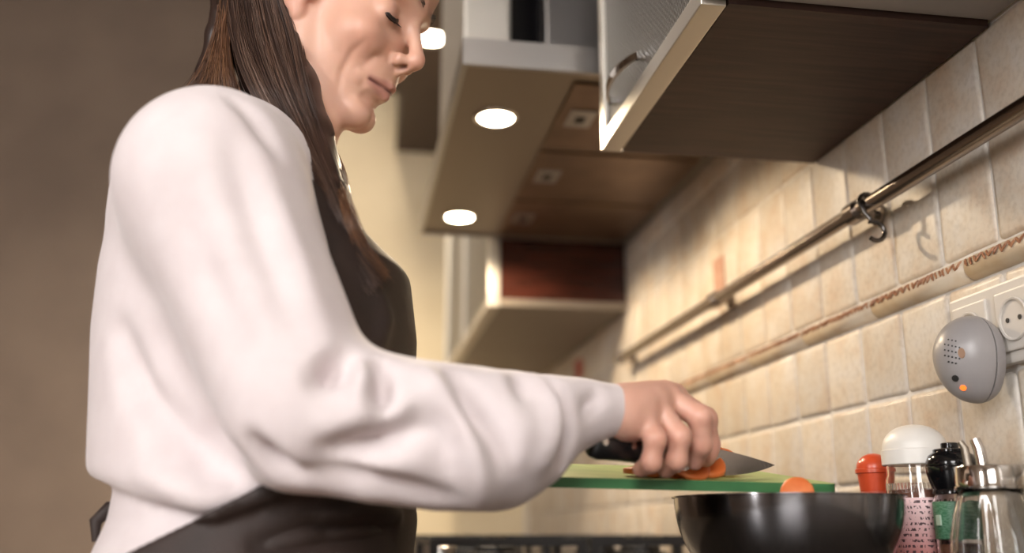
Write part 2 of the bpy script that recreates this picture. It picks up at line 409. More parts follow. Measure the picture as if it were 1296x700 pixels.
# ------------------------------------------------------------------ gas hob
hob = thing('gas_hob', (.38, 1.84, Zr(-.05)), 'black gas hob with cast-iron grates under the steel hood', 'hob')
box('hob_plate', (.13, 1.54, Zr(-.05)), (.62, 2.14, Zr(-.042)), 'black_gloss', hob, .003)
for gx, gy in [(.25, 1.69), (.25, 1.99), (.50, 1.69), (.50, 1.99)]:
    bz = Zr(-.042)
    lathe('burner', [(.045, 0), (.045, .008), (.034, .010), (.034, .018), (.026, .021), (.0, .021)], (gx, gy, bz), 'iron', hob, 24, caps=False)
    bm = bmesh.new()
    hx, hy = .115, .14
    for a, b in [((-hx, -hy), (hx, -hy)), ((-hx, hy), (hx, hy)), ((-hx, -hy), (-hx, hy)), ((hx, -hy), (hx, hy))]:
        p0 = Vector((gx + a[0], gy + a[1], bz + .026)); p1 = Vector((gx + b[0], gy + b[1], bz + .026))
        add_box(bm, (min(p0.x, p1.x) - .005, min(p0.y, p1.y) - .005, bz + .021), (max(p0.x, p1.x) + .005, max(p0.y, p1.y) + .005, bz + .031))
    for dx, dy in ((1, 0), (-1, 0), (0, 1), (0, -1)):
        x0, x1 = sorted((gx + dx * hx, gx + dx * .03)); y0, y1 = sorted((gy + dy * hy, gy + dy * .03))
        add_box(bm, (x0 - .004, y0 - .004, bz + .024), (x1 + .004, y1 + .004, bz + .036))
    for sx in (-1, 1):
        for sy in (-1, 1):
            add_box(bm, (gx + sx * hx - .006, gy + sy * hy - .006, bz), (gx + sx * hx + .006, gy + sy * hy + .006, bz + .03))
    from_bm('grate', bm, 'iron', hob)
for i in range(4):
    lathe('knob', [(.019, 0), (.018, .018), (.015, .021), (0, .021)], (.155, 1.60 + .16 * i * .9, Zr(-.042)), 'steel', hob, 20, caps=False)

# ------------------------------------------------------------------ extractor hood
hood = thing('cooker_hood', (.41, 1.84, Zr(.692)), 'brushed steel cooker hood with two lit lamps over the hob', 'hood')
HX0, HX1, HY0, HY1, HZ = .150, W - .002, 1.375, 2.285, Zr(.692)
bm = bmesh.new()
add_box(bm, (HX0, HY0, HZ), (HX0 + .008, HY1, HZ + .042)); add_box(bm, (HX1 - .008, HY0, HZ), (HX1, HY1, HZ + .042))
add_box(bm, (HX0 + .008, HY0, HZ), (HX1 - .008, HY0 + .008, HZ + .042)); add_box(bm, (HX0 + .008, HY1 - .008, HZ), (HX1 - .008, HY1, HZ + .042))
from_bm('canopy_rim', bm, 'steel', hood)
box('canopy_top', (HX0 + .002, HY0 + .002, HZ + .042), (HX1 - .002, HY1 - .002, HZ + .046), 'steel', hood)
box('underside', (HX0 + .008, HY0 + .008, HZ + .006), (HX1 - .008, HY1 - .008, HZ + .012), 'steel_dark', hood)
py = [(1.42, 1.70), (1.715, 1.985), (2.0, 2.26)]
for i, (y0, y1) in enumerate(py):
    fp = box('filter_panel', (.335, y0, HZ + .001), (.648, y1, HZ + .0058), 'filter', hood, .002)
    lt = box('latch', (.352, (y0 + y1) / 2 - .045, HZ - .0012), (.398, (y0 + y1) / 2 + .025, HZ + .0012), 'steel', None, .001)
    lt.parent = fp
    ho = box('latch_hole', (.366, (y0 + y1) / 2 - .022, HZ - .0017), (.383, (y0 + y1) / 2 + .006, HZ - .0010), 'darkhole', None)
    ho.parent = fp
for ly in (1.581, 2.147):
    bm = bmesh.new(); add_lathe(bm, [(.040, .004), (.040, -.001), (.034, -.002), (.030, 0), (.030, .004)], (.232, ly, HZ + .004), 32, caps=False)
    bmesh.ops.recalc_face_normals(bm, faces=bm.faces); from_bm('lamp_ring', bm, 'chrome', hood, True)
    lathe('lamp', [(.0, .0005), (.029, .0005), (.029, .003)], (.232, ly, HZ + .002), 'lamp', hood, 32, caps=False)
    d = bpy.data.lights.new('hood_lamp_light', 'SPOT'); d.energy = 23; d.color = (1.0, .78, .53); d.spot_size = math.radians(146); d.spot_blend = .35; d.shadow_soft_size = .022
    o = bpy.data.objects.new('hood_lamp_light', d); COL.objects.link(o); o.location = (.232, ly, HZ - .004); o.rotation_euler = (0, math.radians(-8), 0)
# chimney: metal boxes with a recessed black glossy panel between them
box('chimney', (.33, 1.62, HZ + .046), (HX1, 2.06, Zr(1.499)), 'steel', hood, .004)
box('chimney_black_panel', (.262, 1.66, HZ + .046), (.3298, 2.02, Zr(1.499)), 'black_gloss', hood)
box('chimney_front', (.175, 1.60, HZ + .046), (.2618, 2.06, Zr(1.499)), 'alu', hood, .006)

# ------------------------------------------------------------------ wall cabinets
def wall_cabinet(y0, y1, x0, z0, z1, bottom, side, glassm, label, handle=True):
    t = thing('wall_cabinet', ((x0 + W) / 2, (y0 + y1) / 2, Zr(z0)), label, 'cabinet')
    xb = x0 + .030; zb = Zr(z0)
    box('bottom_panel', (xb, y0, zb + .002), (W - .004, y1, zb + .020), bottom, t)
    box('side_panel', (xb, y0, zb + .020), (W - .004, y0 + .018, Zr(z1)), side, t)
    box('side_panel', (xb, y1 - .018, zb + .020), (W - .004, y1, Zr(z1)), side, t)
    box('top_panel', (xb, y0 + .018, Zr(z1) - .018), (W - .004, y1 - .018, Zr(z1)), side, t)
    box('back_panel', (W - .010, y0 + .018, zb + .020), (W - .004, y1 - .018, Zr(z1) - .018), side, t)
    bm = bmesh.new(); f = .045; g = .0015; a0, a1, b0, b1 = y0 + g, y1 - g, zb, Zr(z1)
    add_box(bm, (x0, a0, b0), (x0 + .028, a1, b0 + .022), .0015); add_box(bm, (x0, a0, b1 - f), (x0 + .028, a1, b1), .0015)
    add_box(bm, (x0, a0, b0 + .022), (x0 + .028, a0 + .022, b1 - f), .0015); add_box(bm, (x0, a1 - .022, b0 + .022), (x0 + .028, a1, b1 - f), .0015)
    door = from_bm('door', bm, 'alu', t)
    gl = box('door_glass', (x0 + .006, a0 + .020, b0 + .020), (x0 + .012, a1 - .020, b1 - f + .002), glassm); gl.parent = door
    if handle:
        hz = Zr(z0 + .047); ya, yb = y1 - .205, y1 - .070
        pts = [(x0 + .004, ya, hz), (x0 - .012, ya, hz)] + [(x0 - .012 - .016 * math.sin(PI * k / 10), ya + (yb - ya) * k / 10, hz) for k in range(11)] + [(x0 + .004, yb, hz)]
        bm = bmesh.new()
        for (p, q) in zip(pts, pts[1:]):
            pass
        # flat bow: ribbon of rectangular section
        rows_ = []
        for k in range(13):
            u = k / 12; y = ya + (yb - ya) * u; x = x0 - .004 - .016 * math.sin(PI * u) ** .7
            rows_.append([bm.verts.new((x + dx, y, hz + dz)) for dx, dz in ((-.002, -.005), (-.002, .005), (.002, .005), (.002, -.005))])
        for A, B in zip(rows_, rows_[1:]):
            for j in range(4): bm.faces.new((A[j], A[(j + 1) % 4], B[(j + 1) % 4], B[j]))
        bm.faces.new(rows_[0]); bm.faces.new(rows_[-1][::-1])
        add_box(bm, (x0 - .006, ya - .004, hz - .005), (x0 + .008, ya + .004, hz + .005)); add_box(bm, (x0 - .006, yb - .004, hz - .005), (x0 + .008, yb + .004, hz + .005))
        bmesh.ops.recalc_face_normals(bm, faces=bm.faces)
        h = from_bm('handle', bm, 'chrome'); h.parent = door
    return t
wall_cabinet(.872, 1.288, .341, .527, 1.24, 'wood_dark', 'wood_dark', 'tex_glass', 'wall cabinet with hammered glass door and dark brown underside beside the hood')
wall_cabinet(.43, .868, .341, .533, 1.24, 'grey_plastic', 'wood_dark', 'tex_glass', 'wall cabinet with plain grey underside above the wall socket')
wall_cabinet(2.305, 2.86, .322, .527, 1.24, 'steel_dark', 'mahogany', 'tex_glass', 'wall cabinet with a reddish mahogany side panel past the hood', False)
wall_cabinet(2.864, 3.40, .322, .527, 1.24, 'steel_dark', 'mahogany', 'tex_glass', 'wall cabinet nearest the beige wall, past the mahogany-sided one', False)
box_far = None

# soffit downlight
for i, (q, lab) in enumerate([((546, 48), 'lit round downlight in the dark soffit beside the cooker hood')]):
    r = ray(*q); p = CAM + r * ((1.5) / r[2])
    t = thing('downlight', (p[0], p[1], Zr(1.5)), lab, 'light')
    lathe('lamp_ring', [(.056, 0), (.056, -.004), (.047, -.005), (.043, -.001)], (p[0], p[1], Zr(1.5)), 'chrome', t, 32, caps=False)
    lathe('lamp', [(0, -.0012), (.0425, -.0012), (.0425, -.0002)], (p[0], p[1], Zr(1.5)), 'downlamp', t, 32, caps=False)
    d = bpy.data.lights.new('downlight_light', 'SPOT'); d.energy = 110; d.color = (1.0, .86, .66); d.spot_size = math.radians(140); d.spot_blend = .8; d.shadow_soft_size = .04
    o = bpy.data.objects.new('downlight_light', d); COL.objects.link(o); o.location = (p[0], p[1], Zr(1.5) - .012)

for (lx, ly, en, lab) in [(-.75, 2.7, 150, 'added unseen downlight in the high ceiling before the taupe wall'), (-.05, 3.0, 75, 'added unseen downlight in the high ceiling before the beige wall')]:  # unseen downlights added to brighten the taupe and beige walls
    t = thing('downlight', (lx, ly, CE), lab, 'light')
    lathe('lamp_ring', [(.056, 0), (.056, -.004), (.047, -.005), (.043, -.001)], (lx, ly, CE), 'chrome', t, 32, caps=False)
    lathe('lamp', [(0, -.0012), (.0425, -.0012), (.0425, -.0002)], (lx, ly, CE), 'downlamp', t, 32, caps=False)
    d = bpy.data.lights.new('downlight_light', 'SPOT'); d.energy = en; d.color = (1.0, .89, .76); d.spot_size = math.radians(120); d.spot_blend = .8; d.shadow_soft_size = .04
    o = bpy.data.objects.new('downlight_light', d); COL.objects.link(o); o.location = (lx, ly, CE - .012)
# ------------------------------------------------------------------ utensil rail
rail = thing('utensil_rail', (.635, 1.2, Zr(.398)), 'satin steel utensil rail mounted across the tiled wall', 'rail')
RZ = Zr(.399); RXX = .635
tube('rod', [(RXX, .35, RZ), (RXX, 2.27, RZ)], .0102, 'rail', rail, 20)
for yy in (1.127, 1.633, 2.25, .62):
    bm = bmesh.new()
    add_lathe(bm, [(.0142, -.012), (.0142, .012)], (RXX, yy, RZ), 24, 'y')
    add_tube(bm, [(RXX, yy, RZ), (W - .004, yy, RZ - .002)], .006, 12)
    add_lathe(bm, [(.014, 0), (.014, .005)], (W - .0075, yy, RZ - .002), 24, 'x')
    bmesh.ops.recalc_face_normals(bm, faces=bm.faces)
    o = from_bm('bracket', bm, 'rail', rail, True); sharp(o)
lathe('end_cap', [(.0, .012), (.008, .011), (.0115, .006), (.0115, -.012)], (RXX, 2.27, RZ), 'rail', rail, 20, 'y')
# S hook
pts = []
hy = 1.098
for k in range(13):                                # loop over the rod
    a = math.radians(200 - 220 * k / 12); pts.append((RXX + .0115 * math.cos(a), hy, RZ + .0115 * math.sin(a)))
pts = [(RXX + .0136 * math.cos(math.radians(20 + 17 * k)), hy - .0006 * k, RZ + .0136 * math.sin(math.radians(20 + 17 * k))) for k in range(10)]
pts += [(RXX - .010, hy - .010, RZ - .014), (RXX - .004, hy - .014, RZ - .024)]
pts += [(RXX - .002 + .013 * math.cos(math.radians(110 - 24 * k)) - .002, hy - .017 - .0005 * k, RZ - .040 + .013 * math.sin(math.radians(110 - 24 * k))) for k in range(11)]
hk = tube('s_hook', pts, .0030, 'hook', None, 10)
tag(hk, 'small steel S-hook hanging empty on the utensil rail', 'hook')

# ------------------------------------------------------------------ socket and plug-in gas detector
sk = thing('wall_socket', (W, .914, Zr(.209)), 'off-white double wall socket with the grey alarm plugged in', 'socket')
box('frame_plate', (W - .010, .838, Zr(.165)), (W + .002, .990, Zr(.250)), 'socket', sk, .003)
for cy in (.879, .952):
    bm = bmesh.new(); add_box(bm, (W - .0135, cy - .029, Zr(.2075) - .031), (W - .009, cy + .029, Zr(.2075) + .031), .002)
    from_bm('insert', bm, 'socket', sk)
    bm = bmesh.new(); add_lathe(bm, [(.0225, -.0145), (.0215, -.016), (.0195, -.0155), (.0190, .004), (0, .004)], (W, cy, Zr(.2075)), 36, 'x', caps=False)
    add_lathe(bm, [(.0195, -.0139), (.0185, -.0139)], (W, cy, Zr(.2075)), 36, 'x', caps=False)
    bmesh.ops.recalc_face_normals(bm, faces=bm.faces)
    o = from_bm('socket_well', bm, 'socket', sk, True); sharp(o)
    bm = bmesh.new()
    for s in (-1, 1): add_lathe(bm, [(.0026, -.0146), (.0026, -.0140)], (W, cy + s * .0095, Zr(.2075)), 12, 'x')
    from_bm('pin_hole', bm, 'darkhole', sk)
det_c = np.array(atX(1232, 455, .634)); det_r = np.array([.040, .0345, .0455])
det = thing('gas_detector', tuple(det_c), 'grey egg-shaped plug-in gas alarm with a glowing orange light', 'alarm')
def egg(name, x_lo, x_hi, sc, m):
    bm = bmesh.new(); n = 48; prof = 20; rings = []
    for i in range(prof + 1):
        u = x_lo + (x_hi - x_lo) * i / prof             # -1 = tip away from the wall, + = wall side
        rr = math.sqrt(max(0, 1 - u * u)) if u < 0 else (1 - .25 * u * u)
        ring = []
        for j in range(n):
            a = 2 * PI * j / n
            # slightly pointed toward the lower end
            zz = math.sin(a); yy = math.cos(a) * (1 - .10 * (-zz))
            ring.append(bm.verts.new((det_c[0] + u * det_r[0] * (1 if u < 0 else .55), det_c[1] + yy * rr * det_r[1] * sc, det_c[2] + zz * rr * det_r[2] * sc)))
        rings.append(ring)
    for A, B in zip(rings, rings[1:]):
        for j in range(n): bm.faces.new((A[j], A[(j + 1) % n], B[(j + 1) % n], B[j]))
    bm.faces.new(rings[0]); bm.faces.new(rings[-1])
    bmesh.ops.remove_doubles(bm, verts=bm.verts, dist=1e-5); bmesh.ops.recalc_face_normals(bm, faces=bm.faces)
    o = from_bm(name, bm, m, det, True); sharp(o, 50); return o
egg('front_shell', -1.0, .10, 1.0, 'grey_plastic')
egg('seam', .05, .2, .975, 'darkhole')
egg('rear_shell', .16, .72, 1.0, 'grey_plastic')
def on_egg(px, py, off=0.0):
    r = ray(px, py) / det_r; o = (CAM - det_c) / det_r
    a = r @ r; b = 2 * r @ o; c = o @ o - (1 + off) ** 2
    t = (-b - math.sqrt(max(0, b * b - 4 * a * c))) / (2 * a)
    p = CAM + ray(px, py) * t; n = (p - det_c) / det_r ** 2; return Vector(p), Vector(n).normalized()
def egg_disc(name, px, py, rad, m, sz=1.0, h=.0006):
    p, n = on_egg(px, py); q = n.to_track_quat('Z', 'Y').to_matrix().to_4x4()
    bm = bmesh.new(); bmesh.ops.create_cone(bm, cap_ends=True, segments=14, radius1=rad, radius2=rad, depth=h * 2, matrix=Matrix.Translation(p) @ q @ Matrix.Diagonal((1, sz, 1, 1)))
    return from_bm(name, bm, m, det)
for i in range(5):
    for j in range(5):
        if (i in (0, 4)) and (j in (0, 4)): continue
        egg_disc('speaker_hole', 1196 + 4.6 * i, 429 + 7 * j + 1.0 * i, .00085, 'darkhole')
egg_disc('emblem', 1217, 447, .0034, 'emblem', 1.6); egg_disc('sensor_hole', 1209, 479, .0034, 'darkhole'); egg_disc('indicator_light', 1219, 491, .0030, 'led')
box('plug', (.650, .942, Zr(.190)), (W - .017, .962, Zr(.210)), 'grey_plastic', det)

# ------------------------------------------------------------------ jars and bottles on the worktop
CT = Zr(-.05)
c = (.598, .985)
t = thing('spice_jar', (c[0], c[1], CT), 'glass spice jar with white domed lid and pink label', 'jar')
lathe('glass_body', [(.0, .001), (.030, .001), (.0325, .004), (.033, .02), (.033, .103), (.031, .108), (.031, .118), (.0292, .118), (.0292, .108), (.031, .102), (.031, .02), (.029, .006), (0, .006)], (*c, CT), 'glass', t, 48, caps=False)
lathe('contents', [(0, .0075), (.028, .0075), (.0298, .02), (.0298, .092), (0, .094)], (*c, CT), 'spice', t, 40, caps=False)
lathe('label_sleeve', [(.0332, .012), (.0334, .0125), (.0334, .0835), (.0332, .084)], (*c, CT), 'pink_label', t, 48, caps=False)
lathe('lid', [(.0, .1181), (.0335, .1181), (.0345, .119), (.0345, .1335), (.0335, .1345), (.0335, .1350)] + [(.0332 * math.cos(a * PI / 20) ** .9, .135 + .0262 * math.sin(a * PI / 20)) for a in range(0, 11)], (*c, CT), 'white_plastic', t, 48, caps=False)
bm = bmesh.new()        # raised lettering band on the glass: illegible embossed strokes
rnd = random.Random(3)
for kk in range(16):
    a = math.radians(170 + 6.5 * kk)
    for q in range(2):
        aa = a + math.radians(2.4 * q); p = (c[0] + .0335 * math.cos(aa), c[1] + .0335 * math.sin(aa))
        z0 = CT + .089 + rnd.choice((0, .003)); add_tube(bm, [(p[0], p[1], z0), (p[0], p[1], CT + .099)], .0006, 5)
from_bm('embossing', bm, 'glass', t)
# red capped bottle
c = (.588, 1.055)
t = thing('condiment_bottle', (c[0], c[1], CT), 'condiment bottle with an orange-red domed cap behind the jars', 'bottle')
lathe('bottle_body', [(0, 0), (.022, 0), (.024, .004), (.024, .075), (.018, .088), (.016, .094), (0, .094)], (*c, CT), 'red_body', t, 32, caps=False)
lathe('cap', [(.0150, .0941), (.0165, .0942), (.0185, .113), (.0205, .114), (.0205, .118), (.0192, .119)] + [(.0190 * math.cos(a * PI / 16), .119 + .017 * math.sin(a * PI / 16)) for a in range(9)], (*c, CT), 'red_plastic', t, 36, caps=False)
# black grinder bottle
c = (.602, .928)
t = thing('spice_grinder', (c[0], c[1], CT), 'spice grinder bottle with bulbous black cap and green label', 'grinder')
lathe('glass_body', [(0, .001), (.020, .001), (.0215, .004), (.0215, .080), (.018, .086), (.0165, .086), (.0195, .079), (.0195, .006), (0, .006)], (*c, CT), 'glass', t, 40, caps=False)
lathe('contents', [(0, .0065), (.0185, .0065), (.0185, .038), (0, .040)], (*c, CT), 'spice', t, 32, caps=False)
lathe('label_sleeve', [(.0217, .043), (.0219, .0435), (.0219, .0785), (.0217, .079)], (*c, CT), 'green_label', t, 40, caps=False)
lathe('cap', [(.0175, .0862), (.0205, .0864), (.0205, .089), (.0195, .091), (.0225, .098), (.0248, .107), (.0250, .113), (.0246, .1135), (.0250, .1142), (.0245, .118), (.0215, .1245), (.0165, .128), (.0165, .1302), (.0152, .131), (.0090, .1313), (.0085, .1315), (.0085, .1365), (.0075, .1372), (0, .1374)], (*c, CT), 'black_gloss', t, 40, caps=False)
box('label_mark', (c[0] - .0228, c[1] - .0060, CT + .056), (c[0] - .0205, c[1] + .0010, CT + .066), mat('pale_mark', C(170, 190, 172), .5), t)
# glass cruet with steel pourer
c = (.600, .868)
t = thing('oil_cruet', (c[0], c[1], CT), 'ribbed glass cruet with steel collar and pouring spout', 'cruet')
def ribbed(name, prof, c, m, t, n=72, ribs=12, amp=.035, h0=0, h1=1):
    bm = bmesh.new(); rings = []
    for r, h in prof:
        k = amp * max(0, min(1, (h1 - h) / (.3 * (h1 - h0))))
        rings.append([bm.verts.new((c[0] + r * (1 + k * math.cos(ribs * 2 * PI * i / n)) * math.cos(2 * PI * i / n), c[1] + r * (1 + k * math.cos(ribs * 2 * PI * i / n)) * math.sin(2 * PI * i / n), CT + h)) for i in range(n)])
    for A, B in zip(rings, rings[1:]):
        for i in range(n): bm.faces.new((A[i], A[(i + 1) % n], B[(i + 1) % n], B[i]))
    bm.faces.new(rings[0][::-1]); bm.faces.new(rings[-1][::-1])
    bmesh.ops.recalc_face_normals(bm, faces=bm.faces); return from_bm(name, bm, m, t, True)
ribbed('glass_body', [(.040, .001), (.042, .004), (.041, .02), (.038, .045), (.034, .065), (.0295, .082), (.0285, .088), (.026, .088), (.027, .081), (.0315, .064), (.0355, .045), (.0385, .02), (.038, .008)], c, 'glass', t, h0=0, h1=.085)
lathe('collar', [(.0283, .0882), (.0312, .0883), (.0316, .0895), (.0316, .0912), (.0302, .0918), (.0302, .1085), (.0292, .1100), (.0, .1104)], (*c, CT), 'chrome', t, 48, caps=False)
tube('spout', [(c[0] - .002, c[1] + .004, CT + .110), (c[0] - .003, c[1] + .005, CT + .126), (c[0] - .005, c[1] + .007, CT + .136)], [.0058, .0054, .0050], 'chrome', t, 20)
tube('spout_flap', [(c[0] - .011, c[1] + .013, CT + .110), (c[0] - .012, c[1] + .014, CT + .128), (c[0] - .015, c[1] + .016, CT + .1345)], [.0038, .0036, .003], 'steel_dark', t, 12)
# tall glass at the frame edge
c = (.630, .792)
t = thing('drinking_glass', (c[0], c[1], CT), 'tall clear drinking glass beside the ribbed cruet', 'glass')
lathe('glass_body', [(0, .001), (.026, .001), (.027, .004), (.032, .139), (.0312, .140), (.0304, .139), (.0254, .010), (0, .010)], (*c, CT), 'glass', t, 40, caps=False)

# ------------------------------------------------------------------ bowl
bc = at(995, 629, 1.0); bR = .1125
prof = [(0, 0), (.052, 0), (.056, .001)]
for k in range(1, 15):
    u = k / 14; a = u * PI / 2
    prof.append((.056 + (bR - .056) * math.sin(a) ** .9, .001 + (.084) * (1 - math.cos(a)) ** .92))
prof += [(bR + .0022, .0855), (bR + .0022, .0868), (bR - .0008, .0868)]
inn = [(max(0, r - .0012), h + .0012) for r, h in prof[2:-3]][::-1]
BZ = bc[2] - .086
# the bowl stands on the worktop
bowl_h = bc[2] - CT; sc = bowl_h / .0868
prof2 = [(r, h * sc) for r, h in prof] + [(r - .001, h * sc + .0006) for r, h in inn] + [(0, .0025)]
o = lathe('salad_bowl', prof2, (0, 0, 0), 'bowl', None, 96, caps=False); o.location = (bc[0], bc[1], CT + .0004)
tag(o, 'round brushed stainless steel mixing bowl on the worktop', 'bowl')

# ------------------------------------------------------------------ chopping board, knife, carrots
PA = Vector(at(1063, 613, .955)); PB = Vector(at(640, 602, .885))
ex = (PA - PB).normalized()
bk = Vector((0, 1, .130)); bk = (bk - ex * bk.dot(ex)).normalized(); nz_ = ex.cross(bk).normalized()
BL = (PA - PB).length; BW = .205; BT = .0095
def bpt(u, v, h=0): return PB + ex * u + bk * v + nz_ * h       # point on the board: u along the near edge, v away, h above the top
bm = bmesh.new(); n = 6; r = .012; loop = []
for cx, cy, a0 in ((r, r, PI), (BL - r, r, 1.5 * PI), (BL - r, BW - r, 0), (r, BW - r, .5 * PI)):
    for k in range(n + 1):
        a = a0 + .5 * PI * k / n; loop.append((cx + r * math.cos(a), cy + r * math.sin(a)))
T0 = [bm.verts.new(bpt(u, v, 0)) for u, v in loop]
T1 = [bm.verts.new(bpt(u + (.001 if u < BL / 2 else -.001) * 0, v, -.0012)) for u, v in loop]
B0 = [bm.verts.new(bpt(u, v, -BT)) for u, v in loop]
ft = bm.faces.new(T0); fb = bm.faces.new(B0[::-1])
m_ = len(loop); sides = []
for i in range(m_):
    j = (i + 1) % m_
    sides.append(bm.faces.new((T0[j], T0[i], T1[i], T1[j]))); sides.append(bm.faces.new((T1[j], T1[i], B0[i], B0[j])))
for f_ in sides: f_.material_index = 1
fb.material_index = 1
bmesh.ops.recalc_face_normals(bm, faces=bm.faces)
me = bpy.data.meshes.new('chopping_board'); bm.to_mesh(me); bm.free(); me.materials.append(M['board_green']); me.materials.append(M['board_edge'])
board = link('chopping_board', me, None)
tag(board, 'green plastic chopping board tipped over the steel bowl', 'board')

KB = Vector(at(746, 560, .868)); KT = Vector(at(981, 590, 1.02))
kx = (KT - KB).normalized(); kz = Vector((0, 0, 1)); kz = (kz - kx * kz.dot(kx)).normalized(); ky = kz.cross(kx)
KL = (KT - KB).length
def kpt(u, v, s): return KB + kx * u + kz * v + ky * s
knife = thing('kitchen_knife', tuple(KB), 'kitchen knife with riveted black handle held over the carrots', 'knife')
HL = .115
bm = bmesh.new(); sec = []
for i in range(13):
    u = i / 12; h = .0150 * (1 - .18 * math.sin(PI * u)) * (.80 if i in (0,) else 1); wd = .0100 * (.7 if i in (0, 12) else 1)
    off = -.001 * math.sin(PI * u)
    sec.append([bm.verts.new(kpt(HL * u, off + h * math.sin(2 * PI * k / 14), wd * math.cos(2 * PI * k / 14))) for k in range(14)])
for A, B in zip(sec, sec[1:]):
    for k in range(14): bm.faces.new((A[k], A[(k + 1) % 14], B[(k + 1) % 14], B[k]))
bm.faces.new(sec[0]); bm.faces.new(sec[-1]); bmesh.ops.recalc_face_normals(bm, faces=bm.faces)
hd = from_bm('handle', bm, 'black', knife, True)
for u in (.010, .045, .080):
    bm = bmesh.new()
    R4 = Matrix((( *kx, 0), (*kz, 0), (*ky, 0), (0, 0, 0, 1))).transposed()
    bmesh.ops.create_cone(bm, cap_ends=True, segments=16, radius1=.0036, radius2=.0036, depth=.0208 if u > .02 else .0200, matrix=Matrix.Translation(kpt(u, .001, 0)) @ R4)
    rv = from_bm('rivet', bm, 'chrome'); rv.parent = hd
bm = bmesh.new(); top = []; 
N = 24; b0 = HL - .01; LB = KL - b0; secs = []
for i in range(N + 1):
    u = i / N; x = b0 + LB * u
    spine = .011 - .010 * u ** 2.2; edge = -.0175 + .0185 * u ** 3.0
    if u > .995: spine = edge = .001
    th = .0011 * (1 - .6 * u)
    secs.append([bm.verts.new(kpt(x, spine, th)), bm.verts.new(kpt(x, spine, -th)), bm.verts.new(kpt(x, edge, -.00008)), bm.verts.new(kpt(x, edge, .00008))])
for A, B in zip(secs, secs[1:]):
    for k in range(4): bm.faces.new((A[k], A[(k + 1) % 4], B[(k + 1) % 4], B[k]))
bm.faces.new(secs[0]); bm.faces.new(secs[-1]); bmesh.ops.recalc_face_normals(bm, faces=bm.faces)
from_bm('blade', bm, 'blade', knife)

def slice_mesh(i, rad, th):
    rnd = random.Random(i); bm = bmesh.new(); n = 26; R = []
    jr = [rad * (1 + .05 * math.sin(2 * a * 2 * PI / n + i) + rnd.uniform(-.015, .015)) for a in range(n)]
    for s, h in ((.86, -th / 2), (1, -th / 2 + .0008), (1, th / 2 - .0008), (.86, th / 2)):
        R.append([bm.verts.new((jr[a] * s * math.cos(2 * PI * a / n), jr[a] * s * math.sin(2 * PI * a / n), h + .0012 * math.sin(4 * PI * a / n))) for a in range(n)])
    for A, B in zip(R, R[1:]):
        for a in range(n): bm.faces.new((A[a], A[(a + 1) % n], B[(a + 1) % n], B[a]))
    bm.faces.new(R[0][::-1]); bm.faces.new(R[-1])
    me = bpy.data.meshes.new('carrot_slice'); bm.to_mesh(me); bm.free(); me.materials.append(M['carrot'])
    me.polygons.foreach_set('use_smooth', [True] * len(me.polygons)); return me
SM = [slice_mesh(i, .0185 + .002 * (i % 3), .006) for i in range(4)]
BM4 = Matrix(((*ex, 0), (*bk, 0), (*nz_, 0), (0, 0, 0, 1))).transposed()
def put_slice(i, p, rot, label, group):
    o = bpy.data.objects.new('carrot_slice', SM[i % 4]); COL.objects.link(o)
    o.matrix_world = Matrix.Translation(p) @ BM4 @ rot
    return tag(o, label, 'carrot', group)
E3 = lambda x, y: Matrix.Rotation(math.radians(x), 4, 'X') @ Matrix.Rotation(math.radians(y), 4, 'Y')
def board_uv(px, Y):                                   # position on the board top under a pixel column, v from the near edge
    best = min(((abs(proj(bpt(u / 400 * BL, Y))[0] - px), u / 400 * BL) for u in range(401)))[1]; return best
spots = [(812, .030, 4, 0, .0055), (838, .035, 14, 6, .0080), (868, .026, 34, 4, .0125), (893, .034, 30, -10, .0120), (905, .075, 50, 10, .0150), (872, .062, 24, 8, .0110), (850, .080, 6, -6, .0065), (915, .10, 38, 0, .0140), (826, .07, 5, 8, .006)]
for i, (px, v, rx, ry, h) in enumerate(spots):
    lab = {4: 'carrot slice tilted up just behind the knife blade', 7: 'carrot slice propped behind the knife blade near its tip', 0: 'carrot slice on the board under the little finger', 2: 'carrot slice tilted up under the ring fingertip', 3: 'carrot slice tilted against the near face of the knife blade'}.get(i, 'orange carrot slice lying flat on the green chopping board')
    put_slice(i, bpt(board_uv(px, v), v, h), E3(rx, ry), lab, None if i in (0, 2, 3, 4, 7) else 'carrot slices on the board')
# slices tipped into the bowl
o = bpy.data.objects.new('carrot_slice', slice_mesh(11, .0165, .0055)); COL.objects.link(o)
sp = Vector(at(1009, 627, .915))
o.location = sp; o.rotation_euler = (math.radians(72), 0, math.radians(-22)); tag(o, 'carrot slice standing up above the rim of the steel bowl', 'carrot')
for i in range(7):
    a = i * 2.4; q = bpy.data.objects.new('carrot_slice', SM[i % 4]); COL.objects.link(q)
    q.location = (bc[0] + .030 * math.cos(a) * (i > 0), bc[1] + .030 * math.sin(a) * (i > 0), CT + .010 + .004 * i); q.rotation_euler = (.25 * math.sin(a), .25 * math.cos(a), a)
    tag(q, 'carrot slice heaped in the bottom of the steel bowl', 'carrot', 'carrot slices in the bowl')

# ------------------------------------------------------------------ far worktop: oil bottle
p = atY(706, 690, 3.45)
t = thing('oil_bottle', (p[0], 3.45, CT), 'slim dark oil bottle on the worktop past the hob', 'bottle')
lathe('glass_body', [(0, 0), (.030, 0), (.032, .004), (.032, .11), (.024, .135), (.013, .150), (.012, .185)], (p[0], 3.45, CT), 'oil', t, 28, caps=False)
lathe('stopper', [(.0135, .185), (.0135, .20), (.010, .205), (.006, .215), (0, .216)], (p[0], 3.45, CT), 'steel_dark', t, 20, caps=False)
